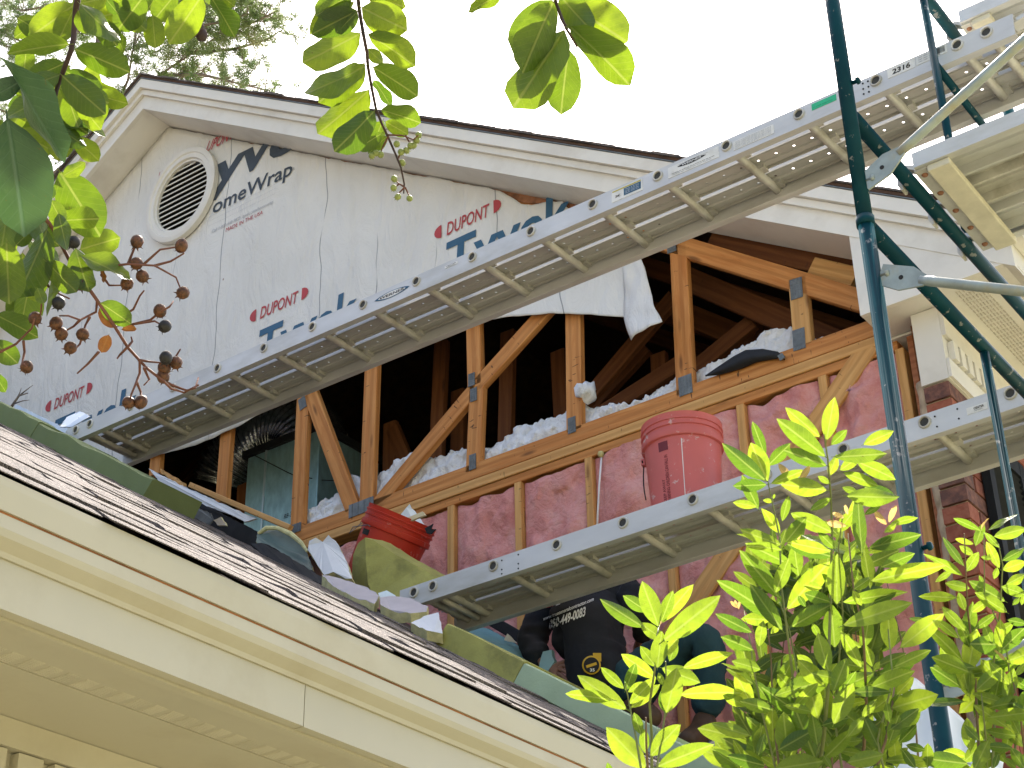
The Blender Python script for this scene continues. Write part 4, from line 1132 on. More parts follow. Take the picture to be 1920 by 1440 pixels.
# ---------------------------------------------------------------- foam and debris on the roof
M_foam = simple('olive_rigid_foam', (0.34, 0.32, 0.085), 0.85, var=0.18, vscale=7, bumps=0.25, bscale=120, dirt=(0.06, 0.06, 0.03), dscale=9, damt=0.5)
M_foam2 = simple('pale_green_foam', (0.36, 0.45, 0.28), 0.85, var=0.12, vscale=7, bumps=0.2, bscale=120)
M_foam3 = simple('moss_green_foam', (0.15, 0.19, 0.075), 0.85, var=0.12, vscale=5, bumps=0.2, bscale=120)
M_foamy = simple('yellow_foam_core', (0.62, 0.58, 0.30), 0.9, var=0.2, vscale=30, bumps=0.8, bscale=90)
M_stucco = simple('grey_white_facing', (0.66, 0.66, 0.66), 0.8, var=0.08, vscale=9, bumps=0.1, bscale=90)
M_pinkf = simple('mauve_facing', (0.47, 0.42, 0.42), 0.8, var=0.1, vscale=9)
def pad_strip(name, label, px_list, yf, width, hgt, mat, cat='foam strip', grp='foam strips laid down the roof slope', dy=0.0):
    """strip lying on the roof, running down the slope; px_list: lower edge points of its face"""
    xs = []
    for px, py in px_list:
        p = W(px, py, yf); xs.append(p.x)
    x0, x1 = min(xs), max(xs)
    n = 44
    def sec(u):
        x = x0 + (x1-x0)*u
        hh = hgt(u) if callable(hgt) else hgt
        wob = 0.012*noise.noise((x*3, 7, 1))+0.004*noise.noise((x*14, 2, 1))
        b = V(x, yf, z_roof(x)-0.004)
        top = rn*(hh*(1+0.05*noise.noise((x*5, 0, 3))))
        r = hh*0.18
        return [b+V(0, wob+.02, 0), b+rn*(hh*.12)+V(0, wob, 0), b+top-rn*r+V(0, wob+.004, 0), b+top-rn*r*.3+V(0, wob+r*.35, 0), b+top+V(0, wob+r, 0), b+top+V(0, width, 0), b+V(0, width, 0)]
    vs = []; fs = []
    for i in range(n+1): vs += sec(i/n)
    for i in range(n):
        for k in range(7):
            fs.append((i*7+k, i*7+(k+1) % 7, (i+1)*7+(k+1) % 7, (i+1)*7+k))
    fs += [tuple(range(7)), tuple(range(n*7, n*7+7))[::-1]]
    o = MB().add(vs, fs).build(name, mat, None)
    autosmooth(o, 40)
    return tag(o, label, cat, grp)
pad_strip('foam_strip', 'moss green foam strip at the top of the roof slope, left of the planks', [(-60, 760), (54, 814)], -1.50, 0.20, lambda u: .108+.012*noise.noise((u*5, 1, 1)), M_foam3)
pad_strip('foam_strip', 'green foam strip with a pointed end under the upper plank', [(55, 815), (268, 922)], -1.50, 0.30, lambda u: .100+.014*noise.noise((u*6, 4, 1)), M_foam3)
pad_strip('foam_strip', 'olive foam strip just below the end of the lower plank', [(815, 1195), (958, 1258)], -1.45, 0.62, 0.098, M_foam)
pad_strip('foam_strip', 'pale green foam strip in front of the kneeling worker', [(959, 1259), (1205, 1375)], -1.45, 0.6, 0.092, M_foam2)
pad_strip('foam_strip', 'lowest green foam strip beside the leafy shrub', [(1206, 1376), (1400, 1462)], -1.45, 0.6, 0.080, M_foam2)
# grey flashing and trim torn from the wall line
def slab(name, label, cat, pts, mat, thick=0.02, grp=None, edge=None):
    """irregular flat piece; pts are (px, py, y) corners"""
    P = [W(*q) for q in pts]
    c = sum(P, V(0, 0, 0))/len(P)
    nrm = V(0, 0, 0)
    for i in range(len(P)): nrm += (P[i]-c).cross(P[(i+1) % len(P)]-c)
    nrm.normalize()
    if nrm.dot(CAM-c) < 0: nrm = -nrm
    # break the outline up
    out = []
    for i in range(len(P)):
        a, b = P[i], P[(i+1) % len(P)]
        m = max(1, int((b-a).length/0.022))
        for k in range(m):
            q = a.lerp(b, k/m)
            if 0 < k: q = q + noise.noise_vector(q*45)*0.006
            out.append(q)
    n = len(out)
    mb = MB(); mb.add(out + [q - nrm*thick for q in out] , [tuple(range(n))])
    mb.f.append(tuple(range(n, 2*n))[::-1]); mb.mi.append(0)
    for i in range(n):
        mb.f.append((i, (i+1) % n, n+(i+1) % n, n+i)); mb.mi.append(1 if edge else 0)
    o = mb.build(name, [mat, edge] if edge else mat, None)
    return tag(o, label, cat, grp)
gd = 'broken foam and trim scraps on the roof'
slab('metal_flashing', 'long grey flashing strip sloping along the torn wall bottom', 'flashing', [(278, 878, -.35), (345, 912, -.35), (430, 950, -.35), (480, 972, -.35), (458, 978, -.36), (440, 968, -.36), (350, 935, -.36), (300, 905, -.36)], M_stucco, .01)
slab('wood_strip', 'yellow wood strip sloping beneath the duct at the torn wall bottom', 'wood strip', [(300, 878, -.06), (345, 905, -.06), (345, 915, -.06), (302, 888, -.06)], M_wood2, .02)
beam('sill_batten', W(358, 910, -.10), W(545, 990, -.10), 0.030, 0.03, M_wood2, None, V(0, 0, 1)); o = bpy.data.objects['sill_batten']; tag(o, 'thin yellow batten sloping below the duct and attic studs', 'batten')
slab('felt_and_shade_sheet', 'torn black felt and metal below the grey flashing strip', 'felt scrap', [(300, 905, -.5), (360, 935, -.5), (440, 975, -.5), (490, 1000, -.5), (497, 1030, -.5), (470, 1035, -.5), (420, 1012, -.5), (380, 990, -.5), (335, 950, -.5)], M_black, .012)
slab('metal_scrap', 'bent dark metal scrap lying under the flashing strip', 'metal scrap', [(338, 938, -.62), (395, 962, -.62), (400, 975, -.62), (392, 985, -.62), (350, 962, -.62)], M_galv, .006)
slab('foam_scrap', 'small beige triangle scrap on black felt', 'foam scrap', [(400, 975, -.66), (414, 969, -.66), (424, 985, -.66), (408, 985, -.66)], simple('beige_foam', (0.55, 0.47, 0.38), 0.9), .012, gd, M_foamy)
# debris backing: dark underlay standing between roof and wall
o = slab('foam_scrap', 'dark teal rounded foam piece leaning on the roof edge', 'foam scrap', [(483, 1000, -.95), (492, 993, -.92), (520, 993, -.92), (550, 1008, -.92), (573, 1030, -.92), (585, 1060, -.95), (588, 1072, -1.0), (560, 1065, -1.0), (520, 1045, -1.0), (488, 1028, -1.0), (480, 1015, -1.0)], simple('teal_foam_facing', (0.10, 0.15, 0.14), 0.6, var=0.3, vscale=6), .03, gd, M_foamy)
# pale torn rim of that piece
rim = [(485, 1000), (500, 990), (520, 990), (545, 1001), (565, 1018), (576, 1034)]
tag(MB().tube([W(a, b, -.955) for a, b in rim], [.008, .012, .010, .012, .010, .006], 8).build('foam_rim', M_foamy, o, smooth=False), None)
slab('foam_scrap', 'white faced foam board scrap with writing, standing on edge beside the tipped bucket', 'foam scrap', [(580, 1014, -1.02), (592, 1008, -1.02), (605, 1016, -1.0), (616, 1003, -1.0), (632, 1018, -1.0), (645, 1042, -1.02), (652, 1060, -1.05), (660, 1085, -1.1), (648, 1085, -1.1), (625, 1072, -1.1), (608, 1078, -1.1), (590, 1050, -1.05), (577, 1030, -1.03)], M_stucco, .035, gd, M_foamy)
slab('foam_scrap', 'mauve faced foam slab lying flat below the olive sheet', 'foam scrap', [(604, 1078, -1.25), (640, 1085, -1.22), (690, 1102, -1.22), (712, 1118, -1.25), (702, 1132, -1.35), (660, 1118, -1.35), (625, 1100, -1.3)], M_pinkf, .045, gd, M_foamy)
slab('foam_scrap', 'mauve faced foam slab under the lower plank end', 'foam scrap', [(712, 1120, -1.3), (735, 1117, -1.25), (775, 1123, -1.25), (803, 1137, -1.28), (800, 1147, -1.33), (770, 1150, -1.36), (740, 1147, -1.36), (715, 1135, -1.36)], M_pinkf, .04, gd, M_foamy)
slab('foam_scrap', 'white triangular scrap on the roof in front of the lower plank', 'foam scrap', [(770, 1168, -1.5), (795, 1155, -1.45), (822, 1148, -1.42), (830, 1188, -1.48), (800, 1182, -1.52)], M_stucco, .04, gd, M_foamy)
slab('foam_scrap', 'small white curled scrap at the end of the lower plank', 'foam scrap', [(709, 1112, -1.2), (725, 1107, -1.2), (741, 1116, -1.2), (742, 1126, -1.22), (712, 1124, -1.22)], simple('pale_blue_sheet', (0.6, 0.68, 0.68), 0.4), .004, gd)
slab('felt_and_shade_sheet', 'black sheet standing in for the shaded gap under the teal foam piece and the white faced scrap', 'felt scrap', [(470, 1018, -1.12), (500, 1020, -1.1), (560, 1055, -1.1), (600, 1080, -1.12), (650, 1100, -1.15), (640, 1112, -1.2), (600, 1094, -1.18), (540, 1064, -1.16), (490, 1038, -1.15)], M_black, .01)  # added black sheet, painting the dark gap below the scraps
# big olive block of foam leaning at the tipped bucket: a narrow left face, a broad front face
mbo = MB()
yo = -0.90
fr = [(685, 1008, 0), (700, 1013, .01), (742, 1040, .03), (785, 1063, .06), (822, 1084, .09), (818, 1100, .07), (800, 1118, .02), (760, 1128, -.02), (722, 1128, -.03), (700, 1118, -.03), (690, 1095, -.02), (686, 1050, -.01)]
lf = [(685, 1008, 0), (686, 1050, -.01), (690, 1095, -.02), (700, 1118, -.03), (682, 1112, .03), (666, 1098, .06), (660, 1075, .07), (662, 1040, .06), (672, 1018, .04)]
Pf = [W(a_, b_, yo+c_) for a_, b_, c_ in fr]; Pl = [W(a_, b_, yo+c_) for a_, b_, c_ in lf]
mbo.add(Pf, [tuple(range(len(Pf)))]); mbo.add(Pl, [tuple(range(len(Pl)))])
bk_ = [p + V(0.01, .10, .02) for p in Pf[:9]] + [p + V(0, .10, .01) for p in Pl[4:]]
ol = Pf[:9] + Pl[4:]
mbo.add(ol + bk_, [(i, (i+1) % len(ol), len(ol)+(i+1) % len(ol), len(ol)+i) for i in range(len(ol))] + [tuple(range(len(ol), 2*len(ol)))[::-1]])
o = mbo.build('foam_block', M_foam, None, fixn=False)
bmo = bmesh.new(); bmo.from_mesh(o.data); bmesh.ops.remove_doubles(bmo, verts=bmo.verts[:], dist=.0005); bmesh.ops.triangulate(bmo, faces=bmo.faces[:]); bmesh.ops.subdivide_edges(bmo, edges=bmo.edges[:], cuts=3, use_grid_fill=True); bmesh.ops.recalc_face_normals(bmo, faces=bmo.faces[:]); bmo.to_mesh(o.data); bmo.free()
for v in o.data.vertices: v.co += noise.noise_vector(v.co*30)*.0025
tag(o, 'large olive foam block leaning against the tipped red bucket', 'foam block')
# scraps in the tipped bucket
slab('foam_scrap', 'pale blue white shard sticking out of the tipped bucket', 'foam scrap', [(748, 968, -.62), (768, 945, -.60), (778, 958, -.60), (797, 985, -.62), (785, 990, -.64)], simple('ice_white_sheet', (0.68, 0.74, 0.72), 0.4), .008, gd)
slab('wood_offcut', 'cream stick across the mouth of the tipped bucket', 'offcut', [(752, 975, -.70), (792, 959, -.70), (797, 966, -.70), (757, 982, -.70)], simple('cream_wood', (0.66, 0.57, 0.36), 0.7), .012)
slab('felt_scrap', 'black shred hanging over the rim of the tipped bucket', 'felt scrap', [(796, 990, -.7), (812, 982, -.7), (808, 992, -.7), (817, 992, -.7), (809, 1001, -.7), (800, 1000, -.7)], M_black, .004)
# blue foam boards behind the worker
M_bluef = simple('blue_foam_board', (0.13, 0.30, 0.33), 0.75, var=0.18, vscale=6, bumps=0.2, bscale=70)
slab('foam_board', 'blue foam board on the roof behind the worker and the olive strip', 'foam board', [(868, 1172, -.5), (895, 1172, -.5), (920, 1180, -.5), (968, 1208, -.5), (1010, 1235, -.5), (1045, 1262, -.55), (1020, 1275, -.75), (960, 1250, -.75), (880, 1205, -.75)], M_bluef, .03)
slab('foam_board', 'white speckled blue board edge between arm and torso of the worker', 'foam board', [(1018, 1222, -.62), (1034, 1218, -.62), (1040, 1240, -.62), (1024, 1262, -.62), (1010, 1255, -.62)], simple('pale_blue_foam', (0.32, 0.5, 0.52), 0.7), .02)
slab('foam_scrap', 'cream chip standing on the blue foam board', 'foam scrap', [(945, 1200, -.55), (951, 1188, -.55), (970, 1206, -.55)], simple('cream_chip', (0.7, 0.66, 0.55), 0.8), .006, gd)
beam('rubber_pipe', W(912, 1158, -.12), W(1010, 1215, -.12), .05, .05, M_black, None, V(0, 0, 1)); tag(bpy.data.objects['rubber_pipe'], 'black square batten sloping behind the blue foam board', 'batten')
# black cloth with a buckle over the ceiling beam
def cloth(u, v):
    tp_ = [(1322, 704), (1345, 688), (1375, 668), (1398, 656), (1430, 654), (1458, 659), (1470, 668)]
    bt = [(1322, 706), (1350, 703), (1390, 692), (1420, 679), (1440, 676), (1460, 672), (1470, 674)]
    def al(c, s):
        s *= len(c)-1; i = min(int(s), len(c)-2); f = s-i
        return (c[i][0]+(c[i+1][0]-c[i][0])*f, c[i][1]+(c[i+1][1]-c[i][1])*f)
    a, b = al(bt, u), al(tp_, u)
    return W(a[0]+(b[0]-a[0])*v, a[1]+(b[1]-a[1])*v, -0.012-0.03*math.sin(math.pi*u)*math.sin(math.pi*v)-.006*noise.noise((u*7, v*3, 1)))
o = MB().grid(cloth, 30, 8).build('black_cloth', M_black, None, smooth=True); o.modifiers.new('thick', 'SOLIDIFY').thickness = .008
tag(o, 'black cloth strap with a grey tab hanging over the ceiling beam', 'cloth')
p = W(1465, 669, -.022); MB().obox(p, (.012, 0, .004), (0, .003, 0), (-.005, 0, .014)).build('grey_tab', M_galv, o)
# weathered twig on the roof at far left
tw = [(22, 762), (30, 750), (36, 742), (52, 737)]
o = MB().tube([W(a, b, -.9) for a, b in tw], [.008, .007, .005, .003], 7).build('dry_twig', simple('dry_bark', (0.2, 0.17, 0.14), 0.9), None, smooth=True)
for a, b in (((30, 750), (40, 727)), ((36, 742), (62, 722)), ((26, 757), (55, 750))):
    MB().tube([W(*a, -.9), W((a[0]+b[0])/2+2, (a[1]+b[1])/2-2, -.9), W(*b, -.9)], [.005, .003, .0015], 6).build('side_twig', o.data.materials[0], o, smooth=True)
tag(o, 'dry forked twig lying at the top of the roof against the wrap', 'twig')
# light metal flashing where the wrap meets the roof
slab('metal_flashing', 'pale flashing sheet between the green foam and the wrap', 'flashing', [(30, 758, -.12), (100, 792, -.12), (135, 808, -.12), (128, 814, -.13), (60, 790, -.13), (25, 768, -.13)], simple('pale_sheet_metal', (0.55, 0.62, 0.66), 0.35, 0.2), .004)
slab('bent_flashing', 'bent pale metal cap behind the roof end of the upper plank', 'flashing', [(112, 800, -1.0), (125, 782, -.95), (150, 771, -.95), (170, 780, -.98), (135, 800, -1.0)], simple('bent_sheet_metal', (0.5, 0.56, 0.58), 0.3, 0.5), .005)

# ---------------------------------------------------------------- duct inside the roof space
dx0, dz0 = W(462, 960, 0.42), 0
duct = empty('air_duct', W(520, 960, 0.5), 'grey metal duct box with a foil flexible duct inside the roof space', 'air duct')
a, b, c_, d_ = W(463, 858, .42), W(600, 806, .42), W(592, 980, .42), W(457, 1000, .42)
xl_, xr_ = (a.x+d_.x)/2, (b.x+c_.x)/2
zt_, zb_ = W(500, 845, .42).z, ZCH-.35
bevel(MB().box((xl_, .42, zb_), (xr_, .95, zt_)).build('plenum', M_duct, duct), .006)
sx = W(497, 900, .42).x
MB().box((sx-.006, .412, zb_), (sx+.006, .4195, zt_)).build('seam', simple('bright_seam', (.5, .6, .62), .35, .5), duct)
MB().box((xl_-.03, .40, zt_-.001), (xr_+.02, .97, zt_+.045)).build('flange', M_black, duct)
put_text(MB(), 'R8-3x, 2-91x', (sx+.17, .4185, zt_-.50), (1, 0, .05), (0, 0, 1), .16, .03, .1).build('lettering', M_ink_black, duct, fixn=False)
put_text(MB(), '2 week', (sx+.19, .4185, zt_-.58), (1, 0, .05), (0, 0, 1), .12, .03, .1).build('lettering', M_ink_black, duct, fixn=False)
# foil duct: a corrugated elbow
M_foil = simple('black_foil', (0.45, 0.45, 0.46), 0.14, 0.9, var=0.4, vscale=40, bumps=0.5, bscale=70)
path = []; rad = []
cc = V((xl_+xr_)/2-.02, .68, zt_+.03)
N = 150
for i in range(N+1):
    t = i/N
    ang = t*math.pi*0.9
    path.append(cc + V(-0.42*(1-math.cos(ang)), 0.0+0.12*t, 0.34*math.sin(ang)))
    rad.append(0.22 + 0.010*math.sin(t*2*math.pi*22) + .004*noise.noise((t*40, 1, 1)))
MB().tube(path, rad, 40).build('flexible_duct', M_foil, duct, smooth=True)
MB().tube([W(470, 850, .41), W(538, 885, .40), W(560, 895, .40)], .003, 6).build('wire', M_black, duct, smooth=True)
MB().tube([W(575, 895, .40), W(600, 900, .45), W(640, 902, .5)], .003, 6).build('wire', M_black, duct, smooth=True)

# ---------------------------------------------------------------- plastic sheet at the corner
def tarp(u, v):
    top_ = [(1640, 1280), (1680, 1270), (1715, 1272), (1760, 1310), (1800, 1345), (1850, 1395), (1880, 1430)]
    def al(c, s):
        s *= len(c)-1; i = min(int(s), len(c)-2); f = s-i
        return (c[i][0]+(c[i+1][0]-c[i][0])*f, c[i][1]+(c[i+1][1]-c[i][1])*f)
    a = al(top_, u)
    px, py = a[0] - 30*v, a[1] + 260*v
    y = -1.05 - 0.35*math.sin(v*math.pi/2) + 0.06*noise.noise((u*6-v*1.5, v*1.2, 3)) + .03*math.sin(u*19+v*3)
    return W(px, py, y)
o = MB().grid(tarp, 50, 30).build('plastic_sheet', simple('white_plastic_sheet', (0.62, 0.66, 0.66), 0.35, var=0.06, vscale=3), None, smooth=True)
o.modifiers.new('thick', 'SOLIDIFY').thickness = .004
tag(o, 'white plastic sheet draped behind the scaffold post near the brick corner', 'plastic sheet')
# ---------------------------------------------------------------- the worker
def skin_mesh(name, joints, edges, mat, parent, sub=2, root=0, smooth=True):
    """joints: {key: (point, radius or (rx, ry))}"""
    keys = list(joints); idx = {k: i for i, k in enumerate(keys)}
    me = bpy.data.meshes.new(name)
    me.from_pydata([tuple(joints[k][0]) for k in keys], [(idx[a], idx[b]) for a, b in edges], [])
    ob = bpy.data.objects.new(name, me); COL.objects.link(ob)
    m = ob.modifiers.new('skin', 'SKIN'); m.use_smooth_shade = True
    for i, k in enumerate(keys):
        r = joints[k][1]
        sv = me.skin_vertices[0].data[i]; sv.radius = (r, r) if not isinstance(r, tuple) else r
        sv.use_root = (i == root)
    s = ob.modifiers.new('sub', 'SUBSURF'); s.levels = sub; s.render_levels = sub
    bpy.context.view_layer.update()
    dg = bpy.context.evaluated_depsgraph_get()
    nm = bpy.data.meshes.new_from_object(ob.evaluated_get(dg))
    bpy.data.objects.remove(ob); bpy.data.meshes.remove(me)
    nm.materials.clear(); nm.materials.append(mat); nm.name = name
    nm.polygons.foreach_set('use_smooth', [True]*len(nm.polygons))
    return link(name, nm, parent)
M_skin = simple('skin', (0.30, 0.15, 0.10), 0.55, var=0.08)
M_hood = simple('black_hoodie_cotton', (0.013, 0.014, 0.018), 0.9, var=0.35, vscale=5, bumps=0.5, bscale=35)
M_jean = simple('blue_denim', (0.011, 0.042, 0.056), 0.85, var=0.3, vscale=7, bumps=0.4, bscale=160, dirt=(0.08, .14, .15), dscale=5, damt=.4)
M_boot = simple('brown_leather_boot', (0.07, 0.035, 0.016), 0.6, var=0.4, vscale=14)
M_sole = simple('white_sole', (0.42, 0.42, 0.42), 0.7)
wk = empty('person', W(1150, 1340, -.45), 'person in a black printed hoodie and jeans kneeling on the roof at the pink insulation', 'person')
P = lambda px, py, y: W(px, py, y)
J = dict(pel=(P(1150, 1285, -.52), .10), sp1=(P(1128, 1225, -.52), .10), sp2=(P(1108, 1160, -.50), .11), ch=(P(1102, 1122, -.46), .105), nk=(P(1116, 1082, -.40), .05), hd0=(P(1124, 1066, -.34), .062), hd=(P(1130, 1048, -.29), .080), hd2=(P(1134, 1034, -.26), .072),
         ls=(P(1032, 1098, -.47), .06), le=(P(988, 1212, -.55), .042), lw=(P(1026, 1250, -.60), .030), lp=(P(1040, 1256, -.60), (.034, .018)),
         rs=(P(1172, 1105, -.42), .06), re=(P(1216, 1165, -.42), .042), rw=(P(1200, 1200, -.30), .03), rp=(P(1194, 1212, -.24), (.034, .018)),
         rh=(P(1185, 1282, -.55), .09), rk=(P(1322, 1190, -.58), .062), ra=(P(1322, 1340, -.50), .035), rt=(P(1305, 1380, -.60), .025),
         lh=(P(1130, 1315, -.45), .09), lk=(P(1105, 1365, -.28), .06), la=(P(1180, 1338, -.60), .035), lt=(P(1212, 1338, -.66), .025))
E_ = [('pel', 'sp1'), ('sp1', 'sp2'), ('sp2', 'ch'), ('ch', 'nk'), ('nk', 'hd0'), ('hd0', 'hd'), ('hd', 'hd2'), ('ch', 'ls'), ('ls', 'le'), ('le', 'lw'), ('lw', 'lp'), ('ch', 'rs'), ('rs', 're'), ('re', 'rw'), ('rw', 'rp'), ('pel', 'rh'), ('rh', 'rk'), ('rk', 'ra'), ('ra', 'rt'), ('pel', 'lh'), ('lh', 'lk'), ('lk', 'la'), ('la', 'lt')]
# five fingers on each hand
for s, (h, tip) in {'l': ('lp', V(.09, -.02, -.05)), 'r': ('rp', V(-.05, .09, -.03))}.items():
    c = J[h][0]; d = tip.normalized(); side = d.cross(V(0, -1, .3)).normalized()
    for k, (off, ln) in enumerate(((-.030, .070), (-.010, .082), (.010, .078), (.028, .060))):
        a = c + d*.035 + side*off
        J[f'{s}f{k}a'] = (a, .0095); J[f'{s}f{k}b'] = (a+d*ln*.5+V(0, -.006, -.006), .0088); J[f'{s}f{k}c'] = (a+d*ln*.85+V(0, -.004, -.026), .0075)
        E_ += [(h, f'{s}f{k}a'), (f'{s}f{k}a', f'{s}f{k}b'), (f'{s}f{k}b', f'{s}f{k}c')]
    t0 = c - side*.03 + d*.005
    J[s+'ta'] = (t0, .011); J[s+'tb'] = (t0+d*.03-side*.025, .0095); J[s+'tc'] = (t0+d*.058-side*.03+V(0, 0, -.01), .008)
    E_ += [(h, s+'ta'), (s+'ta', s+'tb'), (s+'tb', s+'tc')]
Jb = {k: ((v[0], v[1]*.62) if not isinstance(v[1], tuple) and k not in ('nk', 'hd0', 'hd', 'hd2') and len(k) == 2 else v) for k, v in J.items()}
body = skin_mesh('body', Jb, E_, M_skin, wk)
# face: nose, ears and eyes on the hidden side, hair over the crown
hd = J['hd'][0]; fdir = V(-.35, .9, -.15).normalized(); sdir = fdir.cross(V(0, 0, 1)).normalized(); udir = sdir.cross(fdir)
MB().lathe([(0, .034), (.008, .022), (.013, .004), (.012, -.004), (0, -.006)], hd+fdir*.078-udir*.012, (fdir*.8-udir*.4), 10).build('nose', M_skin, body, smooth=True)
for sg in (1, -1):
    MB().lathe([(0, .008), (.016, .006), (.022, 0), (.016, -.006), (0, -.008)], hd+sdir*sg*.083, sdir, 12).build('ear', M_skin, body, smooth=True)
    MB().lathe([(0, .010), (.008, .006), (.010, 0), (0, -.01)], hd+fdir*.076+sdir*sg*.03+udir*.014, fdir, 10).build('eye', M_ink_white, body, smooth=True)
MB().obox(hd+fdir*.080-udir*.042, sdir*.022, udir*.004, fdir*.004).build('mouth', simple('lips', (.3, .12, .1), .5), body)
hair = MB().lathe([(0, .098), (.04, .090), (.07, .068), (.088, .03), (.090, .0), (.086, -.02), (.080, -.02), (.080, .02), (0, .085)], hd-fdir*.012+udir*.012, (udir-fdir*.35), 24).build('hair', simple('brown_hair', (.035, .02, .012), .7), wk, smooth=True)
# hoodie
Hd = dict(low=(P(1140, 1325, -.55), (.170, .140)), pel=(P(1128, 1280, -.56), (.185, .140)), fl=(P(1068, 1180, -.52), .085), fl2=(P(1072, 1240, -.54), .090), sp1=(P(1112, 1215, -.54), (.175, .130)), sp2=(P(1110, 1160, -.50), (.165, .125)), ch=(P(1102, 1124, -.46), (.160, .120)), nk=(P(1112, 1088, -.40), .080),
          ls=(P(1035, 1112, -.47), .086), lm=(P(1010, 1155, -.50), .072), le=(P(994, 1208, -.54), .070), lw=(P(1018, 1243, -.59), .047),
          rs=(P(1172, 1108, -.42), .086), rm=(P(1198, 1135, -.42), .070), re=(P(1216, 1165, -.42), .064), rw=(P(1202, 1196, -.33), .047))
hood = skin_mesh('hoodie', Hd, [('low', 'pel'), ('pel', 'sp1'), ('sp1', 'sp2'), ('sp2', 'ch'), ('ch', 'nk'), ('sp2', 'fl'), ('fl', 'fl2'), ('ch', 'ls'), ('ls', 'lm'), ('lm', 'le'), ('le', 'lw'), ('ch', 'rs'), ('rs', 'rm'), ('rm', 're'), ('re', 'rw')], M_hood, wk, 3)
for v in hood.data.vertices:
    v.co += v.normal*(0.014*noise.noise(v.co*8) + 0.011*noise.noise(V(v.co.x*11+v.co.z*9, v.co.y*12, v.co.z*30)) + .004*noise.noise(v.co*40))
# jeans
Jn = dict(pel=(P(1158, 1322, -.50), (.14, .12)), rh=(P(1195, 1272, -.56), .105), rm=(P(1258, 1226, -.57), .092), rk=(P(1316, 1190, -.58), .078), r2=(P(1328, 1202, -.57), .078), rc=(P(1332, 1262, -.53), .066), ra=(P(1326, 1350, -.50), .066),
          lh=(P(1130, 1325, -.45), .10), lk=(P(1105, 1370, -.28), .075), lc=(P(1135, 1350, -.45), .065), la=(P(1172, 1338, -.60), .058))
jean = skin_mesh('jeans', Jn, [('pel', 'rh'), ('rh', 'rm'), ('rm', 'rk'), ('rk', 'r2'), ('r2', 'rc'), ('rc', 'ra'), ('pel', 'lh'), ('lh', 'lk'), ('lk', 'lc'), ('lc', 'la')], M_jean, wk, 3)
for v in jean.data.vertices:
    v.co += v.normal*(0.010*noise.noise(v.co*11) + 0.010*noise.noise(V(v.co.x*28+v.co.z*14, v.co.y*14, v.co.z*16)) + .003*noise.noise(v.co*45))
# boots
for nm, a, b, c in (('r', P(1326, 1335, -.51), P(1318, 1372, -.52), P(1284, 1392, -.68)), ('l', P(1178, 1332, -.60), P(1205, 1334, -.66), P(1230, 1350, -.72))):
    bt = skin_mesh('boot', dict(a=(a, .056), b=(b, .050), m=((b+c)/2, .046), c=(c, .040)), [('a', 'b'), ('b', 'm'), ('m', 'c')], M_boot, wk)
    d = (c-b).normalized(); up2 = (V(0, 0, 1) - d*d.z).normalized()
    MB().obox((b+c)/2 - up2*.046, d*.13, d.cross(up2)*.042, up2*.009).build('sole', M_sole, bt)
# print on the back of the hoodie, laid onto the cloth
hb = BVHTree.FromPolygons([v.co.copy() for v in hood.data.vertices], [tuple(p.vertices) for p in hood.data.polygons])
def onback(px, py):
    d = ray(px, py); h = hb.ray_cast(CAM, d)
    return (h[0] - d*0.005) if h[0] else W(px, py, -.65)
def back_text(s, bl, br, cap, mat, bold=0.02):
    vs_, fs_, w_ = text_geo(s, bold)
    ex, ey = br[0]-bl[0], br[1]-bl[1]
    pts = []
    for a, b in vs_:
        t = a/w_
        pts.append(onback(bl[0]+ex*t + b/CAPH*cap*0.10, bl[1]+ey*t - b/CAPH*cap))
    return MB().add(pts, fs_).build('lettering', mat, hood, fixn=False)
back_text('850-449-0083', (1029, 1180), (1097, 1154), 17, M_ink_white, .03)
back_text('www.trueteneralcontractor.com', (1018, 1164), (1113, 1126), 7, M_ink_white, .02)
def quad_on(name, pts, mat):
    return MB().grid(lambda u, v: onback(*[(pts[0][i]*(1-u)+pts[1][i]*u)*(1-v)+(pts[3][i]*(1-u)+pts[2][i]*u)*v for i in (0, 1)]), 6, 4).build(name, mat, hood, fixn=False)
quad_on('red_badge', [(1023, 1128), (1041, 1124), (1038, 1136), (1024, 1140)], simple('red_badge_print', (.5, .02, .05), .6))
quad_on('white_badge', [(1045, 1122), (1055, 1119), (1050, 1133), (1042, 1136)], M_ink_white)
quad_on('white_bar', [(1055, 1117), (1114, 1098), (1114, 1108), (1055, 1124)], M_ink_white)
# tape measure clipped on the belt
tc = onback(1109, 1247) - ray(1109, 1247)*0.02
n_ = -ray(1109, 1247)
tm = MB().lathe([(0, .016), (.026, .016), (.030, .014), (.036, .012), (.036, -.014), (0, -.016)], tc, n_, 28).build('tape_measure', simple('yellow_case', (.55, .33, .02), .4), None)
autosmooth(tm, 35); tag(tm, 'yellow and black tape measure on the belt of the kneeling worker', 'tape measure')
MB().lathe([(0, .0175), (.029, .0175), (.030, .0155)], tc, n_, 28).build('black_disc', M_dark, tm)
rgt = cr; upv = n_.cross(rgt)
if upv.z < 0: upv = -upv
MB().obox(tc+n_*.0185, (rgt*.9+upv*.3)*.022, (upv*.9-rgt*.3)*.0055, n_*.0006).build('yellow_band', tm.data.materials[0], tm)
put_text(MB(), '35', tc+n_*.0185-upv*.024-rgt*.006, rgt, upv, .018, .011, 0, .02).build('lettering', M_ink_white, tm, fixn=False)
MB().obox(tc+upv*.030+rgt*.022, rgt*.016, upv*.016, n_*.014).build('spout', tm.data.materials[0], tm)
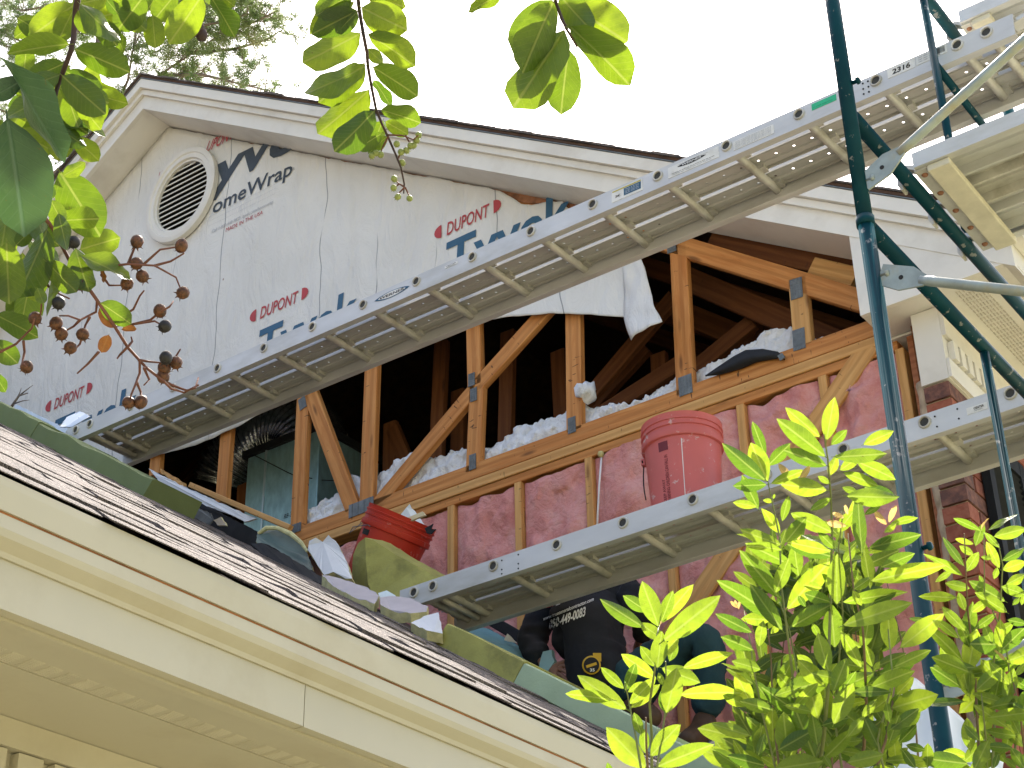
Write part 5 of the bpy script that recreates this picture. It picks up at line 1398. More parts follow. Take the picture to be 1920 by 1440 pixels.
# ---------------------------------------------------------------- leaves
def leaf_mat(name, top, under, glow, glow2, vein, tmix=0.5, rough=0.36):
    t = NT(name)
    v = t.coord((1, 1, 1)); sep = t.n('ShaderNodeSeparateXYZ'); t.l(v, sep.inputs[0])
    oi = t.n('ShaderNodeObjectInfo')
    ay = t.math('ABSOLUTE', sep.outputs['Y'])
    mid = t.ramp(ay, [(0.008, 1.0), (0.020, 0.0)])
    # side veins: slanting lines off the midrib
    s = t.math('SUBTRACT', t.math('MULTIPLY', sep.outputs['X'], 10.0), t.math('MULTIPLY', ay, 9.0))
    fr = t.math('ABSOLUTE', t.math('SUBTRACT', t.math('FRACT', s), 0.5))
    sv = t.math('MULTIPLY', t.ramp(fr, [(0.02, 1.0), (0.07, 0.0)]), 0.28)
    vn = t.math('MAXIMUM', mid, sv)
    nz = t.noise(t.rcoord((1, 1, 1)), 7, 5)
    up = t.mix(oi.outputs['Random'], top, tuple(x*1.5 for x in top))
    up = t.mix(t.math('MULTIPLY', vn, 0.6), t.mix(t.ramp(nz, [(0.4, 0.0), (0.75, 0.4)]), up, under), vein)
    gl = t.mix(oi.outputs['Random'], glow, glow2)
    gl = t.mix(t.ramp(nz, [(0.45, 0.0), (0.8, 0.5)]), gl, tuple(x*0.55 for x in glow))
    sp_ = t.ramp(t.noise(t.rcoord((1, 1, 1)), 19, 3), [(0.70, 0.0), (0.74, 0.7)])
    gl = t.mix(sp_, gl, (0.10, 0.06, 0.01)); up = t.mix(sp_, up, (0.09, 0.05, 0.015))
    gl = t.mix(t.math('MULTIPLY', vn, 0.5), gl, vein)
    bmp = t.bump(t.math('SUBTRACT', t.math('MULTIPLY', nz, 0.4), vn), 0.35, 0.01)
    b = t.bsdf(up, rough, 0, 0.5, bmp, link=False)
    tl = t.n('ShaderNodeBsdfTranslucent'); t.l(gl, tl.inputs['Color'])
    mx = t.n('ShaderNodeMixShader'); mx.inputs[0].default_value = tmix
    t.l(b.outputs[0], mx.inputs[1]); t.l(tl.outputs[0], mx.inputs[2]); t.l(mx.outputs[0], t.out.inputs['Surface'])
    return t.m
M_leafC = leaf_mat('crape_myrtle_leaf', (0.045, 0.085, 0.018), (0.07, 0.11, 0.03), (0.075, 0.14, 0.006), (0.24, 0.32, 0.010), (0.26, 0.29, 0.07), 0.5)
M_leafD = leaf_mat('dark_crape_myrtle_leaf', (0.02, 0.055, 0.03), (0.03, 0.075, 0.045), (0.03, 0.07, 0.02), (0.05, 0.09, 0.02), (0.07, 0.12, 0.07), 0.35)
M_leafS = leaf_mat('shrub_leaf', (0.05, 0.10, 0.014), (0.10, 0.15, 0.03), (0.09, 0.18, 0.010), (0.33, 0.43, 0.022), (0.30, 0.37, 0.08), 0.52, 0.26)
M_leafS2 = leaf_mat('gap_shade_shrub_leaf', (0.03, 0.065, 0.012), (0.06, 0.10, 0.025), (0.06, 0.11, 0.008), (0.20, 0.27, 0.015), (0.25, 0.30, 0.07), 0.42, 0.28)  # darker copy of the shrub leaf, painting shade into the gaps
M_leafSn = leaf_mat('young_reddish_leaf', (0.14, 0.12, 0.04), (0.2, 0.15, 0.06), (0.55, 0.36, 0.10), (0.6, 0.42, 0.16), (0.5, 0.4, 0.15), 0.55)
M_leafO = leaf_mat('orange_dying_leaf', (0.22, 0.08, 0.015), (0.24, 0.10, 0.02), (0.09, 0.032, 0.006), (0.11, 0.045, 0.008), (0.2, 0.10, 0.03), 0.3)
M_twigR = simple('reddish_twig_bark', (0.14, 0.055, 0.035), 0.7, var=0.3, vscale=40)
M_twigD = simple('dark_twig_bark', (0.05, 0.028, 0.022), 0.7, var=0.3, vscale=40)
M_stemG = simple('greenish_stem', (0.17, 0.19, 0.055), 0.6, var=0.25, vscale=40)
M_stemB = simple('brown_stem', (0.17, 0.11, 0.055), 0.75, var=0.3, vscale=40)
def leaf_mesh(name, mat, nat, peak, droop, fold, twist, wave, seed, tip=1.0):
    """unit long leaf along +x; nat = width over length"""
    n = 9; vs = []; r_ = random.Random(seed)
    ph = r_.random()*6
    for i in range(n+1):
        t = i/n
        w = (t**peak)*((1-t)**(0.62*tip))
        pk = peak/(peak+0.62*tip); mx_ = (pk**peak)*((1-pk)**(0.62*tip))
        w = nat/2*w/mx_
        if i == 0: w = 0.006
        if i == n: w = 0.003
        for j, q in enumerate((-1, -.5, 0, .5, 1)):
            y = q*w
            z = -droop*t*t + abs(q)*w*fold + (wave*math.sin(t*9+ph+q*1.2)*abs(q)*w*2.2)
            tw = twist*(t-.3)
            vs.append((t, y*math.cos(tw)-z*math.sin(tw)*.3, z+y*math.sin(tw)))
    fs = [(i*5+j, (i+1)*5+j, (i+1)*5+j+1, i*5+j+1) for i in range(n) for j in range(4)]
    # petiole
    b = len(vs)
    vs += [(-.07, 0, .004), (-.07, .006, -.003), (-.07, -.006, -.003), (.02, 0, .005), (.02, .008, -.004), (.02, -.008, -.004)]
    fs += [(b, b+1, b+4, b+3), (b+1, b+2, b+5, b+4), (b+2, b, b+3, b+5)]
    me = bpy.data.meshes.new(name); me.from_pydata(vs, [], fs); me.materials.append(mat)
    me.polygons.foreach_set('use_smooth', [True]*len(me.polygons)); me.update()
    return me
def leaf_set(mat, nat, peak, k, tip=1.0, sd=0):
    r_ = random.Random(100+sd)
    return [leaf_mesh('leaf', mat, nat, peak, r_.uniform(.02, .16), r_.uniform(.05, .45), r_.uniform(-.7, .7), r_.uniform(.02, .12), sd*10+i, tip) for i in range(k)]
LC = leaf_set(M_leafC, 0.56, 0.62, 5, 0.85, 1)
LD = leaf_set(M_leafD, 0.56, 0.62, 3, 0.85, 2)
LS = leaf_set(M_leafS, 0.30, 0.85, 6, 1.35, 3)
LSw = leaf_set(M_leafS, 0.37, 0.90, 4, 1.45, 6)
LN = leaf_set(M_leafSn, 0.30, 0.8, 3, 1.1, 4)
LO = leaf_set(M_leafO, 0.55, 0.62, 2, 0.85, 5)
NAT = {}
for st_, nt in ((LC, .56), (LD, .56), (LS, .30), (LSw, .37), (LN, .30), (LO, .55)):
    for m_ in st_: NAT[m_.name] = nt
lr = random.Random(5)
def put_leaf(parent, meshes, p0, p1, ratio=None, sgn=None):
    me = lr.choice(meshes)
    d = p1-p0; L = d.length; d.normalize()
    view = (p0-CAM).normalized()
    side = d.cross(view).normalized()
    nat = NAT[me.name]
    ratio = ratio if ratio else nat*lr.uniform(.55, 1.0)
    ws = 1.0
    if ratio > nat: ws = min(1.25, ratio/nat); roll = lr.uniform(-.25, .25)
    else: roll = math.acos(max(.2, ratio/nat))*(sgn if sgn else lr.choice((-1, 1)))
    side = side*math.cos(roll) + side.cross(d)*math.sin(roll)
    z = d.cross(side)
    if z.z < 0: side = -side; z = -z
    M_ = Matrix(((d.x, side.x, z.x, p0.x), (d.y, side.y, z.y, p0.y), (d.z, side.z, z.z, p0.z), (0, 0, 0, 1))) @ Matrix.Diagonal((L, L*ws, L, 1))
    return link('leaf', me, parent, None, M_)
def leaf_px(parent, meshes, b, t, w, dist, dd=0.0):
    p0 = WD(b[0], b[1], dist); L = math.hypot(t[0]-b[0], t[1]-b[1])
    p1 = WD(t[0], t[1], dist + dd + lr.uniform(-.25, .25)*L/F_PX*dist)
    return put_leaf(parent, meshes, p0, p1, w/L)
def twig_px(parent, name, pts, dist, r0_, r1_, mat, n=7):
    P_ = [WD(x, y, dist + 0.012*math.sin(i*1.7)) for i, (x, y) in enumerate(pts)]
    rs = [r0_+(r1_-r0_)*i/(len(P_)-1) for i in range(len(P_))]
    return MB().tube(P_, rs, n).build(name, mat, parent, smooth=True)

# ---------------------------------------------------------------- crape myrtle hanging into the view
myr = empty('crape_myrtle', (-0.75, -6.9, 0), 'crape myrtle with hanging leafy branches and seed capsules in front of the gable', 'tree')
hub = V(-0.80, -5.9, 4.1)
MB().tube([(-0.75, -6.9, 0), (-0.74, -6.8, 1.2), (-0.78, -6.6, 2.4), (-0.82, -6.25, 3.4), tuple(hub)], [.07, .06, .05, .038, .028], 12).build('trunk', simple('smooth_tan_bark', (0.34, 0.24, 0.16), 0.7, var=0.25), myr, smooth=True)
def limb(pts, r0_, r1_):
    MB().tube(pts, [r0_+(r1_-r0_)*i/(len(pts)-1) for i in range(len(pts))], 9).build('limb', M_twigR, myr, smooth=True)
DA, DB, DCn, DR = 1.45, 1.35, 1.80, 1.75
for px, py, dst in ((147, -10, DA), (270, -8, 1.5), (672, -6, DCn), (1040, -6, DR), (-20, 380, 1.0), (-10, 60, 1.4), (395, -6, 1.6)):
    e = WD(px, py, dst); m1 = hub.lerp(e, .5) + V(0, 0.05, .45) + (cr*-.45 if px < 0 else V(0, 0, 0))
    limb([hub, hub.lerp(m1, .5)+V(0, 0, .12), m1, e.lerp(m1, .4)+V(0, 0, .06)+(cr*-.12 if px < 0 else V(0, 0, 0)), e], .014, .0022)
# left branch with its leaves
twig_px(myr, 'branchlet', [(147, -10), (142, 20), (138, 70), (133, 95), (118, 135), (106, 168), (99, 205), (94, 235)], DA, .0028, .0014, M_twigD)
for b, t, w in (((140, 8), (58, 70), 62), ((138, 18), (108, 76), 40), ((130, 83), (12, 94), 44), ((122, 118), (52, 150), 44), ((112, 140), (30, 170), 40), ((104, 165), (42, 205), 46), ((98, 180), (8, 215), 40),
                ((140, 92), (243, 132), 58), ((117, 142), (196, 214), 62), ((112, 165), (205, 195), 58), ((100, 205), (165, 250), 56), ((100, 215), (200, 252), 34), ((98, 230), (160, 278), 34),
                ((150, 8), (223, 80), 44), ((155, 20), (222, 85), 42), ((146, 20), (165, 62), 34), ((176, 12), (172, 46), 14), ((200, 0), (222, 26), 28), ((232, -5), (243, 22), 16)):
    leaf_px(myr, LC, b, t, w, DA+lr.uniform(-.06, .1))
for b, t, w, dst in (((270, -8), (220, 58), 56, 1.5), ((286, 28), (292, 91), 42, 1.52), ((330, -12), (288, 38), 46, 1.55), ((378, -8), (318, 82), 60, 1.5), ((372, -15), (345, 22), 40, 1.6), ((395, -6), (443, 68), 36, 1.6), ((405, -16), (441, 12), 26, 1.62), ((210, -12), (240, 20), 30, 1.55), ((255, -12), (262, 25), 22, 1.6), ((300, -18), (276, 20), 30, 1.6)):
    leaf_px(myr, LC, b, t, w, dst)
for a in ((372, 52), (378, 66), (368, 58)):
    MB().lathe([(0, .006), (.004, .005), (.0055, 0), (.004, -.004), (0, -.006)], WD(a[0], a[1], 1.55), (0, 0, 1), 10).build('seed_capsule', M_twigD, myr, smooth=True)
for _ in range(44):
    q = lr.choice(((105, 150), (60, 60), (60, 190), (190, 60), (120, 250), (30, 250), (170, 160), (215, 30), (150, 205)))
    b = (q[0]+lr.uniform(-30, 30), q[1]+lr.uniform(-40, 30)); an = lr.uniform(.15, 2.9); L_ = lr.uniform(62, 92)
    leaf_px(myr, LC, b, (b[0]+math.cos(an)*L_, min(300, b[1]+math.sin(an)*L_*.75)), L_*lr.uniform(.38, .6), DA+lr.uniform(.03, .25))
# near dark leaves at the left edge
for b, t, w in (((2, 108), (128, 302), 46), ((14, 222), (48, 442), 116), ((-28, 190), (40, 150), 40)):
    leaf_px(myr, LD, b, t, w, 0.98)
twig_px(myr, 'branchlet', [(-20, 380), (20, 300), (40, 340), (75, 395), (100, 430), (135, 497), (180, 560), (215, 612), (240, 652), (275, 690), (308, 716), (320, 728), (345, 736), (372, 722)], DB, .0019, .0008, M_twigR, 8)
for b, t, w in (((112, 322), (190, 445), 86), ((88, 416), (186, 408), 40), ((118, 330), (160, 305), 26), ((150, 468), (224, 445), 52), ((152, 480), (246, 520), 38), ((142, 465), (163, 550), 42), ((86, 490), (145, 548), 44), ((88, 430), (38, 562), 56), ((30, 372), (8, 450), 50), ((12, 455), (18, 570), 62), ((-15, 420), (20, 480), 48), ((-8, 590), (72, 630), 48), ((-12, 640), (34, 682), 44), ((135, 502), (80, 590), 22), ((-12, 700), (12, 735), 26), ((30, 520), (60, 560), 26), ((70, 540), (82, 570), 28), ((48, 545), (85, 560), 26), ((60, 430), (30, 460), 30), ((95, 375), (118, 420), 40), ((80, 340), (100, 372), 30), ((110, 400), (125, 470), 34), ((5, 505), (-10, 560), 40), ((60, 380), (88, 470), 40)):
    leaf_px(myr, LC, b, t, w, DB+lr.uniform(-.05, .12))
leaf_px(myr, LC, (188, 568), (246, 606), 42, DB-.01)
for _ in range(16):
    b = (lr.uniform(-20, 90), lr.uniform(330, 560)); an = lr.uniform(.3, 2.6); L_ = lr.uniform(70, 110)
    leaf_px(myr, LC, b, (min(150, b[0]+math.cos(an)*L_), b[1]+math.sin(an)*L_), L_*lr.uniform(.38, .55), DB+lr.uniform(.05, .25))
for b, t, w in (((186, 578), (217, 615), 24), ((204, 628), (190, 660), 26), ((228, 618), (256, 616), 12), ((190, 505), (198, 530), 10)):
    leaf_px(myr, LO, b, t, w, DB)
# twigs and capsules
for pts in ([(135, 500), (200, 500), (240, 495), (290, 498), (330, 520), (340, 545)], [(240, 495), (250, 470), (257, 455)], [(290, 498), (320, 490), (345, 475)], [(270, 495), (300, 468), (338, 462)], [(215, 610), (250, 608), (290, 602), (308, 612)], [(250, 608), (282, 600), (300, 585), (318, 575), (325, 565)], [(182, 565), (180, 585), (150, 600), (128, 592), (112, 592)], [(150, 600), (138, 612), (120, 622)], [(168, 595), (160, 610), (155, 628)], [(215, 600), (250, 580), (262, 555), (270, 545)], [(155, 626), (150, 645), (140, 655)], [(260, 675), (280, 678), (300, 680)], [(262, 678), (262, 700), (255, 718), (246, 740), (243, 755)], [(256, 716), (264, 735), (264, 755)], [(240, 650), (225, 665), (220, 672)], [(240, 650), (248, 640), (246, 632)], [(185, 660), (165, 682), (145, 700)], [(308, 716), (330, 725), (350, 732), (366, 728), (372, 708)], [(44, 640), (46, 660), (42, 680), (50, 688)], [(0, 660), (30, 645), (60, 615), (65, 597)], [(90, 435), (84, 500), (76, 590)], [(84, 530), (100, 545), (130, 560)], [(190, 515), (205, 535), (228, 535)], [(300, 690), (330, 668), (338, 655)], [(270, 690), (280, 712), (270, 722)]):
    twig_px(myr, 'fruit_stalk', pts, DB, .0012, .0006, M_twigR, 6)
M_cap = simple('brown_seed_capsule', (0.10, 0.038, 0.014), 0.55, var=0.7, vscale=1.6, dirt=(0.012, 0.008, 0.006), dscale=1.1, damt=0.95)
M_capB = simple('black_seed_capsule', (0.014, 0.012, 0.012), 0.5, var=0.4, vscale=1.5)
M_capG = simple('green_seed_capsule', (0.24, 0.28, 0.08), 0.45, var=0.3, vscale=1.5)
def cap_mesh(mat):
    mb = MB().lathe([(0, 1), (.35, .93), (.72, .68), (.95, .28), (.98, -.05), (.85, -.5), (.6, -.78), (.25, -.93), (0, -.95)], (0, 0, 0), (0, 0, 1), 10)
    for k in range(6):
        a = k*math.pi/3
        mb.add([(math.cos(a-.3)*.55, math.sin(a-.3)*.55, -.75), (math.cos(a+.3)*.55, math.sin(a+.3)*.55, -.75), (math.cos(a)*1.05, math.sin(a)*1.05, -1.0)], [(0, 1, 2)])
    return mb.mesh('seed_capsule', mat, True)
CM, CMB, CMG = cap_mesh(M_cap), cap_mesh(M_capB), cap_mesh(M_capG)
def capsule(me, px, py, rpx, dist):
    r = rpx/F_PX*dist
    q = Quaternion((lr.uniform(-1, 1), lr.uniform(-1, 1), lr.uniform(-1, 1)), lr.uniform(0, 1.2))
    link('seed_capsule', me, myr, None, Matrix.Translation(WD(px, py, dist)) @ q.to_matrix().to_4x4() @ Matrix.Diagonal((r, r, r*lr.uniform(.95, 1.15), 1)))
for x, y in ((257, 453), (340, 461), (256, 494), (238, 532), (267, 518), (343, 549), (300, 583), (330, 680), (308, 690), (306, 706), (66, 597), (105, 606), (115, 626), (155, 627), (132, 652), (50, 688), (241, 755), (264, 754), (152, 532)):
    capsule(CM, x, y, 12.5, DB)
for x, y in ((309, 612), (311, 671), (110, 568), (138, 454)):
    capsule(CMB, x, y, 12.5, DB-.01)
# centre hanging branch
twig_px(myr, 'branchlet', [(671, -6), (674, 20), (681, 62), (688, 98), (690, 125), (696, 160), (705, 205), (716, 232), (728, 258), (742, 290), (752, 315), (758, 345), (757, 362)], DCn, .0022, .0008, M_twigD)
for b, t, w in (((678, 14), (764, 57), 68), ((690, 64), (782, 120), 48), ((689, 92), (718, 118), 26), ((699, 126), (787, 178), 50), ((700, 150), (738, 200), 24), ((714, 206), (790, 228), 36), ((722, 228), (766, 252), 30), ((690, -8), (760, 12), 40),
                ((670, 20), (583, 64), 52), ((664, 4), (578, 60), 34), ((676, 62), (568, 122), 58), ((670, 22), (630, 62), 36), ((684, 124), (575, 183), 52), ((684, 118), (600, 196), 50), ((692, 168), (598, 256), 56), ((702, 208), (628, 286), 56), ((716, 250), (668, 280), 34), ((718, 226), (694, 284), 34), ((726, 256), (690, 288), 24), ((660, -10), (590, 30), 50)):
    leaf_px(myr, LC, b, t, w, DCn+lr.uniform(-.05, .05))
for pts in ([(728, 253), (755, 254), (775, 262), (784, 254)], [(760, 254), (770, 270), (778, 272)], [(728, 256), (718, 275), (712, 290)], [(745, 300), (752, 285), (760, 283)], [(757, 350), (745, 342), (740, 335)], [(758, 352), (748, 362), (747, 368)], [(760, 352), (765, 362), (768, 370)], [(748, 345), (742, 350), (740, 352)]):
    twig_px(myr, 'fruit_stalk', pts, DCn, .0010, .0006, M_twigR, 6)
for x, y in ((785, 253), (781, 263), (770, 273), (776, 272), (697, 292), (705, 287), (714, 290), (739, 335), (738, 352), (746, 369), (768, 372), (754, 305), (744, 270), (752, 285), (762, 282)):
    capsule(CMG, x, y, 6.5, DCn)
# right sprig
twig_px(myr, 'branchlet', [(1040, -6), (1044, 10), (1055, 38), (1062, 54), (1074, 74), (1082, 88)], DR, .0020, .0010, M_twigD)
for b, t, w in (((1036, 0), (962, 100), 74), ((1038, 3), (976, 136), 76), ((1058, 56), (964, 205), 76), ((1066, 92), (1050, 215), 68), ((1058, 2), (1178, 80), 92), ((1068, 50), (1186, 152), 62), ((1050, -8), (1110, 60), 60), ((948, -14), (876, 20), 34), ((1040, 60), (985, 150), 60)):
    leaf_px(myr, LC, b, t, w, DR+lr.uniform(-.05, .06))

# leaves of the crown higher up, out of the picture, which shade the hanging branches
for _ in range(130):
    c_ = lr.choice((WD(110, 150, DA), WD(90, 80, DA), WD(60, 520, DB), WD(140, 420, DB), WD(640, 120, DCn), WD(700, 160, DCn), WD(1020, 90, DR), WD(1120, 70, DR)))
    p0 = c_ + SUN*lr.uniform(.42, .95) + V(lr.uniform(-.20, .20), lr.uniform(-.12, .12), lr.uniform(-.05, .1))
    dv = p0-CAM
    if 720 - F_PX*dv.dot(cu)/dv.dot(fw) > -70: continue
    d_ = V(lr.uniform(-1, 1), lr.uniform(-1, 1), lr.uniform(-.8, .2)).normalized()
    put_leaf(myr, LC, p0, p0 + d_*.065, None)

# ---------------------------------------------------------------- leafy shrubs at lower right
def shrub(label, stems, leaves, small, dist, base_xy, grow=1.10):
    root = empty('leafy_shrub', base_xy, label, 'shrub', 'shrubs in front of the house')
    for pts, r0_, r1_, m_ in stems:
        P_ = [WD(x, y, dist + .03*math.sin(i+len(pts))) for i, (x, y) in enumerate(pts)]
        low = P_[0]
        P_ = [V(base_xy[0] + (low.x-base_xy[0])*.15, base_xy[1]+(low.y-base_xy[1])*.15, 0.0), V(base_xy[0]+(low.x-base_xy[0])*.7, base_xy[1]+(low.y-base_xy[1])*.7, low.z*.55)] + P_
        rs = [r0_*1.4, r0_] + [.55*(r0_+(r1_-r0_)*i/(len(pts)-1)) for i in range(len(pts))]
        MB().tube(P_, rs, 8).build('stem', m_, root, smooth=True)
    for b, t, w in leaves:
        t = (b[0]+(t[0]-b[0])*grow, b[1]+(t[1]-b[1])*grow); w *= 1.12*grow
        L = math.hypot(t[0]-b[0], t[1]-b[1])
        leaf_px(root, LS if w/L < .33 else LSw, b, t, w*1.08, dist+lr.uniform(-.08, .08))
    for b, t, w in small:
        leaf_px(root, LN, b, t, w, dist+lr.uniform(-.05, .05))
    return root
DS = 2.15
k4 = lambda x, y: (1060+x/4, 1080+y/4)
L1 = []
for b, t, w in (((700, 380), (585, 72), 115), ((620, 270), (450, 158), 75), ((590, 385), (290, 200), 85), ((720, 345), (800, 130), 70), ((725, 345), (935, 75), 85), ((730, 490), (1120, 180), 130), ((800, 470), (1005, 365), 55), ((740, 480), (580, 370), 150), ((690, 690), (720, 440), 105), ((740, 600), (835, 470), 80), ((780, 640), (830, 500), 70), ((680, 680), (570, 545), 70), ((680, 770), (445, 600), 85), ((725, 690), (985, 790), 120), ((880, 690), (1225, 580), 80), ((760, 1030), (830, 720), 130), ((760, 1030), (720, 880), 60), ((860, 890), (1265, 850), 90), ((450, 860), (525, 670), 65), ((440, 845), (280, 700), 60), ((460, 1000), (120, 770), 110), ((360, 930), (35, 880), 70), ((480, 960), (660, 780), 75), ((490, 990), (690, 830), 65), ((470, 870), (585, 800), 45), ((735, 820), (700, 730), 60), ((605, 1440), (330, 1170), 150), ((640, 1350), (835, 1130), 110), ((690, 1430), (1070, 1270), 110), ((570, 1190), (520, 1040), 80), ((600, 1330), (590, 1160), 60), ((740, 1290), (850, 1180), 30), ((1330, 1430), (1030, 1310), 110), ((345, 1500), (318, 1405), 40), ((720, 350), (760, 300), 30)):
    L1.append((k4(*b), k4(*t), w/4))
shrub('left leafy shrub sprigs rising in front of the kneeling worker',
      [([(1222, 1450), (1222, 1380), (1218, 1320), (1224, 1280), (1230, 1240), (1232, 1190), (1238, 1165)], .0035, .0016, M_stemG), ([(1215, 1450), (1212, 1400), (1211, 1345)], .003, .0018, M_stemB), ([(1230, 1450), (1238, 1400), (1246, 1345), (1250, 1300), (1248, 1240)], .0026, .0014, M_stemG), ([(1205, 1460), (1192, 1380), (1182, 1330), (1176, 1300), (1172, 1280)], .0028, .0012, M_stemG)],
      L1, [((1236, 1172), (1242, 1160), 6)], DS, (-0.72, -4.5, 0))
k48 = lambda x, y: (1350+x/4.8, 740+y/4.8)
k457 = lambda x, y: (1340+x/4.57, 1000+y/4.57)
k457b = lambda x, y: (1340+x/4.57, 1200+y/4.57)
L2 = []
for b, t, w in (((410, 770), (50, 475), 120), ((430, 780), (290, 460), 140), ((410, 560), (305, 270), 70), ((430, 640), (620, 455), 90), ((420, 810), (150, 820), 90), ((345, 1030), (210, 750), 85), ((330, 1010), (135, 970), 60), ((460, 800), (740, 690), 75), ((950, 560), (555, 245), 130), ((900, 380), (610, 140), 100), ((960, 410), (1020, 65), 110), ((1000, 450), (1130, 330), 140), ((760, 410), (635, 345), 50), ((1030, 560), (1455, 540), 100), ((1290, 450), (1540, 335), 90), ((960, 640), (610, 510), 110), ((1230, 600), (1545, 735), 110), ((1080, 680), (1240, 570), 100), ((1110, 700), (1400, 810), 80), ((960, 860), (590, 810), 130), ((1000, 930), (830, 1030), 60), ((1100, 830), (1230, 880), 50), ((1140, 910), (1560, 930), 130), ((1300, 830), (1565, 930), 110), ((980, 730), (1050, 560), 90), ((990, 800), (890, 740), 60), ((540, 1250), (395, 1040), 80), ((560, 1140), (615, 930), 60), ((550, 1350), (215, 1240), 95), ((590, 1330), (760, 1120), 110), ((1010, 1240), (670, 1080), 110), ((1060, 1240), (1190, 1060), 90), ((1220, 1440), (780, 1270), 80), ((1280, 1430), (1230, 940), 95), ((1220, 1300), (1190, 980), 60), ((1340, 1380), (1770, 1270), 110), ((1340, 1430), (1530, 1290), 80), ((1300, 1080), (1440, 995), 45), ((1530, 1170), (1755, 1100), 55), ((1000, 1410), (640, 1330), 90), ((1040, 1390), (900, 1250), 70), ((560, 1400), (270, 1340), 60), ((1480, 1240), (1580, 1170), 50), ((480, 960), (395, 950), 35), ((480, 940), (490, 895), 25)):
    L2.append((k48(*b), k48(*t), w/4.8))
for b, t, w in (((560, 560), (250, 180), 110), ((680, 290), (300, 90), 90), ((520, 510), (625, 240), 95), ((560, 760), (95, 395), 120), ((620, 650), (960, 265), 140), ((580, 830), (330, 470), 110), ((720, 370), (680, 120), 120), ((1010, 200), (660, 110), 90), ((1050, 610), (1040, 220), 125), ((1340, 410), (1920, 270), 120), ((1100, 590), (1600, 500), 90), ((1430, 290), (1690, 180), 85), ((1190, 480), (1330, 390), 110), ((1100, 790), (1630, 600), 120), ((660, 800), (960, 620), 110), ((1030, 980), (1000, 630), 150), ((480, 740), (250, 730), 90), ((320, 850), (40, 705), 80), ((330, 1000), (80, 895), 90), ((380, 970), (410, 770), 75), ((1280, 980), (1320, 740), 170), ((1510, 1000), (1480, 690), 140), ((1590, 980), (1920, 720), 130), ((1000, 590), (780, 520), 100), ((780, 630), (720, 540), 60), ((920, 470), (770, 440), 60), ((830, 340), (820, 250), 120), ((1100, 250), (1200, 120), 100), ((1260, 620), (1190, 500), 110), ((1360, 590), (1540, 520), 60), ((900, 890), (840, 780), 60), ((1090, 920), (1240, 970), 60), ((480, 860), (560, 780), 60), ((1230, 400), (1170, 300), 80), ((1000, 430), (930, 350), 70)):
    L2.append((k457(*b), k457(*t), w/4.57))
for b, t, w in (((470, 460), (510, 340), 80), ((470, 520), (340, 360), 80), ((500, 600), (245, 530), 90), ((510, 760), (430, 560), 70), ((505, 470), (680, 340), 70), ((510, 650), (600, 520), 60), ((620, 1010), (600, 640), 190), ((860, 1010), (690, 600), 150), ((930, 740), (950, 410), 160), ((1020, 720), (1160, 400), 150), ((880, 900), (840, 660), 120), ((1000, 830), (1290, 730), 100), ((930, 1020), (1180, 790), 90), ((950, 400), (730, 190), 140), ((1020, 430), (1120, 180), 110), ((1200, 280), (1240, 140), 110), ((1090, 400), (1350, 300), 110), ((1310, 600), (1540, 330), 200), ((1560, 470), (1690, 330), 150), ((1330, 620), (1500, 490), 100), ((1480, 700), (1580, 480), 140), ((1540, 810), (1750, 540), 160), ((1580, 880), (1720, 740), 110), ((1500, 820), (1560, 620), 80), ((1420, 950), (1270, 650), 100), ((1540, 230), (1815, 100), 80), ((1230, 1090), (1080, 900), 130), ((1300, 1060), (1420, 1000), 80), ((340, 1097), (340, 820), 110), ((290, 1090), (170, 880), 60), ((220, 1097), (0, 950), 110), ((540, 1097), (410, 1010), 120), ((760, 1097), (540, 1010), 110), ((1560, 1097), (1540, 850), 160), ((1720, 1097), (1620, 960), 140), ((1820, 1097), (1830, 900), 90), ((600, 560), (820, 610), 60), ((540, 640), (800, 640), 70), ((590, 990), (420, 920), 60), ((1360, 270), (1410, 190), 60), ((800, 560), (740, 470), 70), ((700, 380), (730, 280), 40), ((690, 560), (560, 450), 70), ((1130, 560), (1290, 520), 70), ((1200, 690), (1280, 560), 60), ((850, 230), (720, 140), 80), ((980, 290), (1040, 210), 60), ((1350, 230), (1300, 60), 90), ((820, 1097), (740, 960), 110), ((1000, 1097), (940, 1000), 80), ((1100, 880), (1250, 860), 80), ((1640, 900), (1790, 940), 60), ((1700, 1080), (1900, 1000), 80), ((1480, 600), (1600, 520), 80)):
    L2.append((k457b(*b), k457b(*t), w/4.57))
fr_ = random.Random(21)
for _ in range(75):
    b = (fr_.uniform(1400, 1680), fr_.uniform(1250, 1450)); an = fr_.uniform(0, 6.28); L_ = fr_.uniform(45, 90)
    L2.append((b, (b[0]+math.cos(an)*L_, b[1]-abs(math.sin(an))*L_*.8), L_*fr_.uniform(.2, .42)))
L2 = L2[:298]
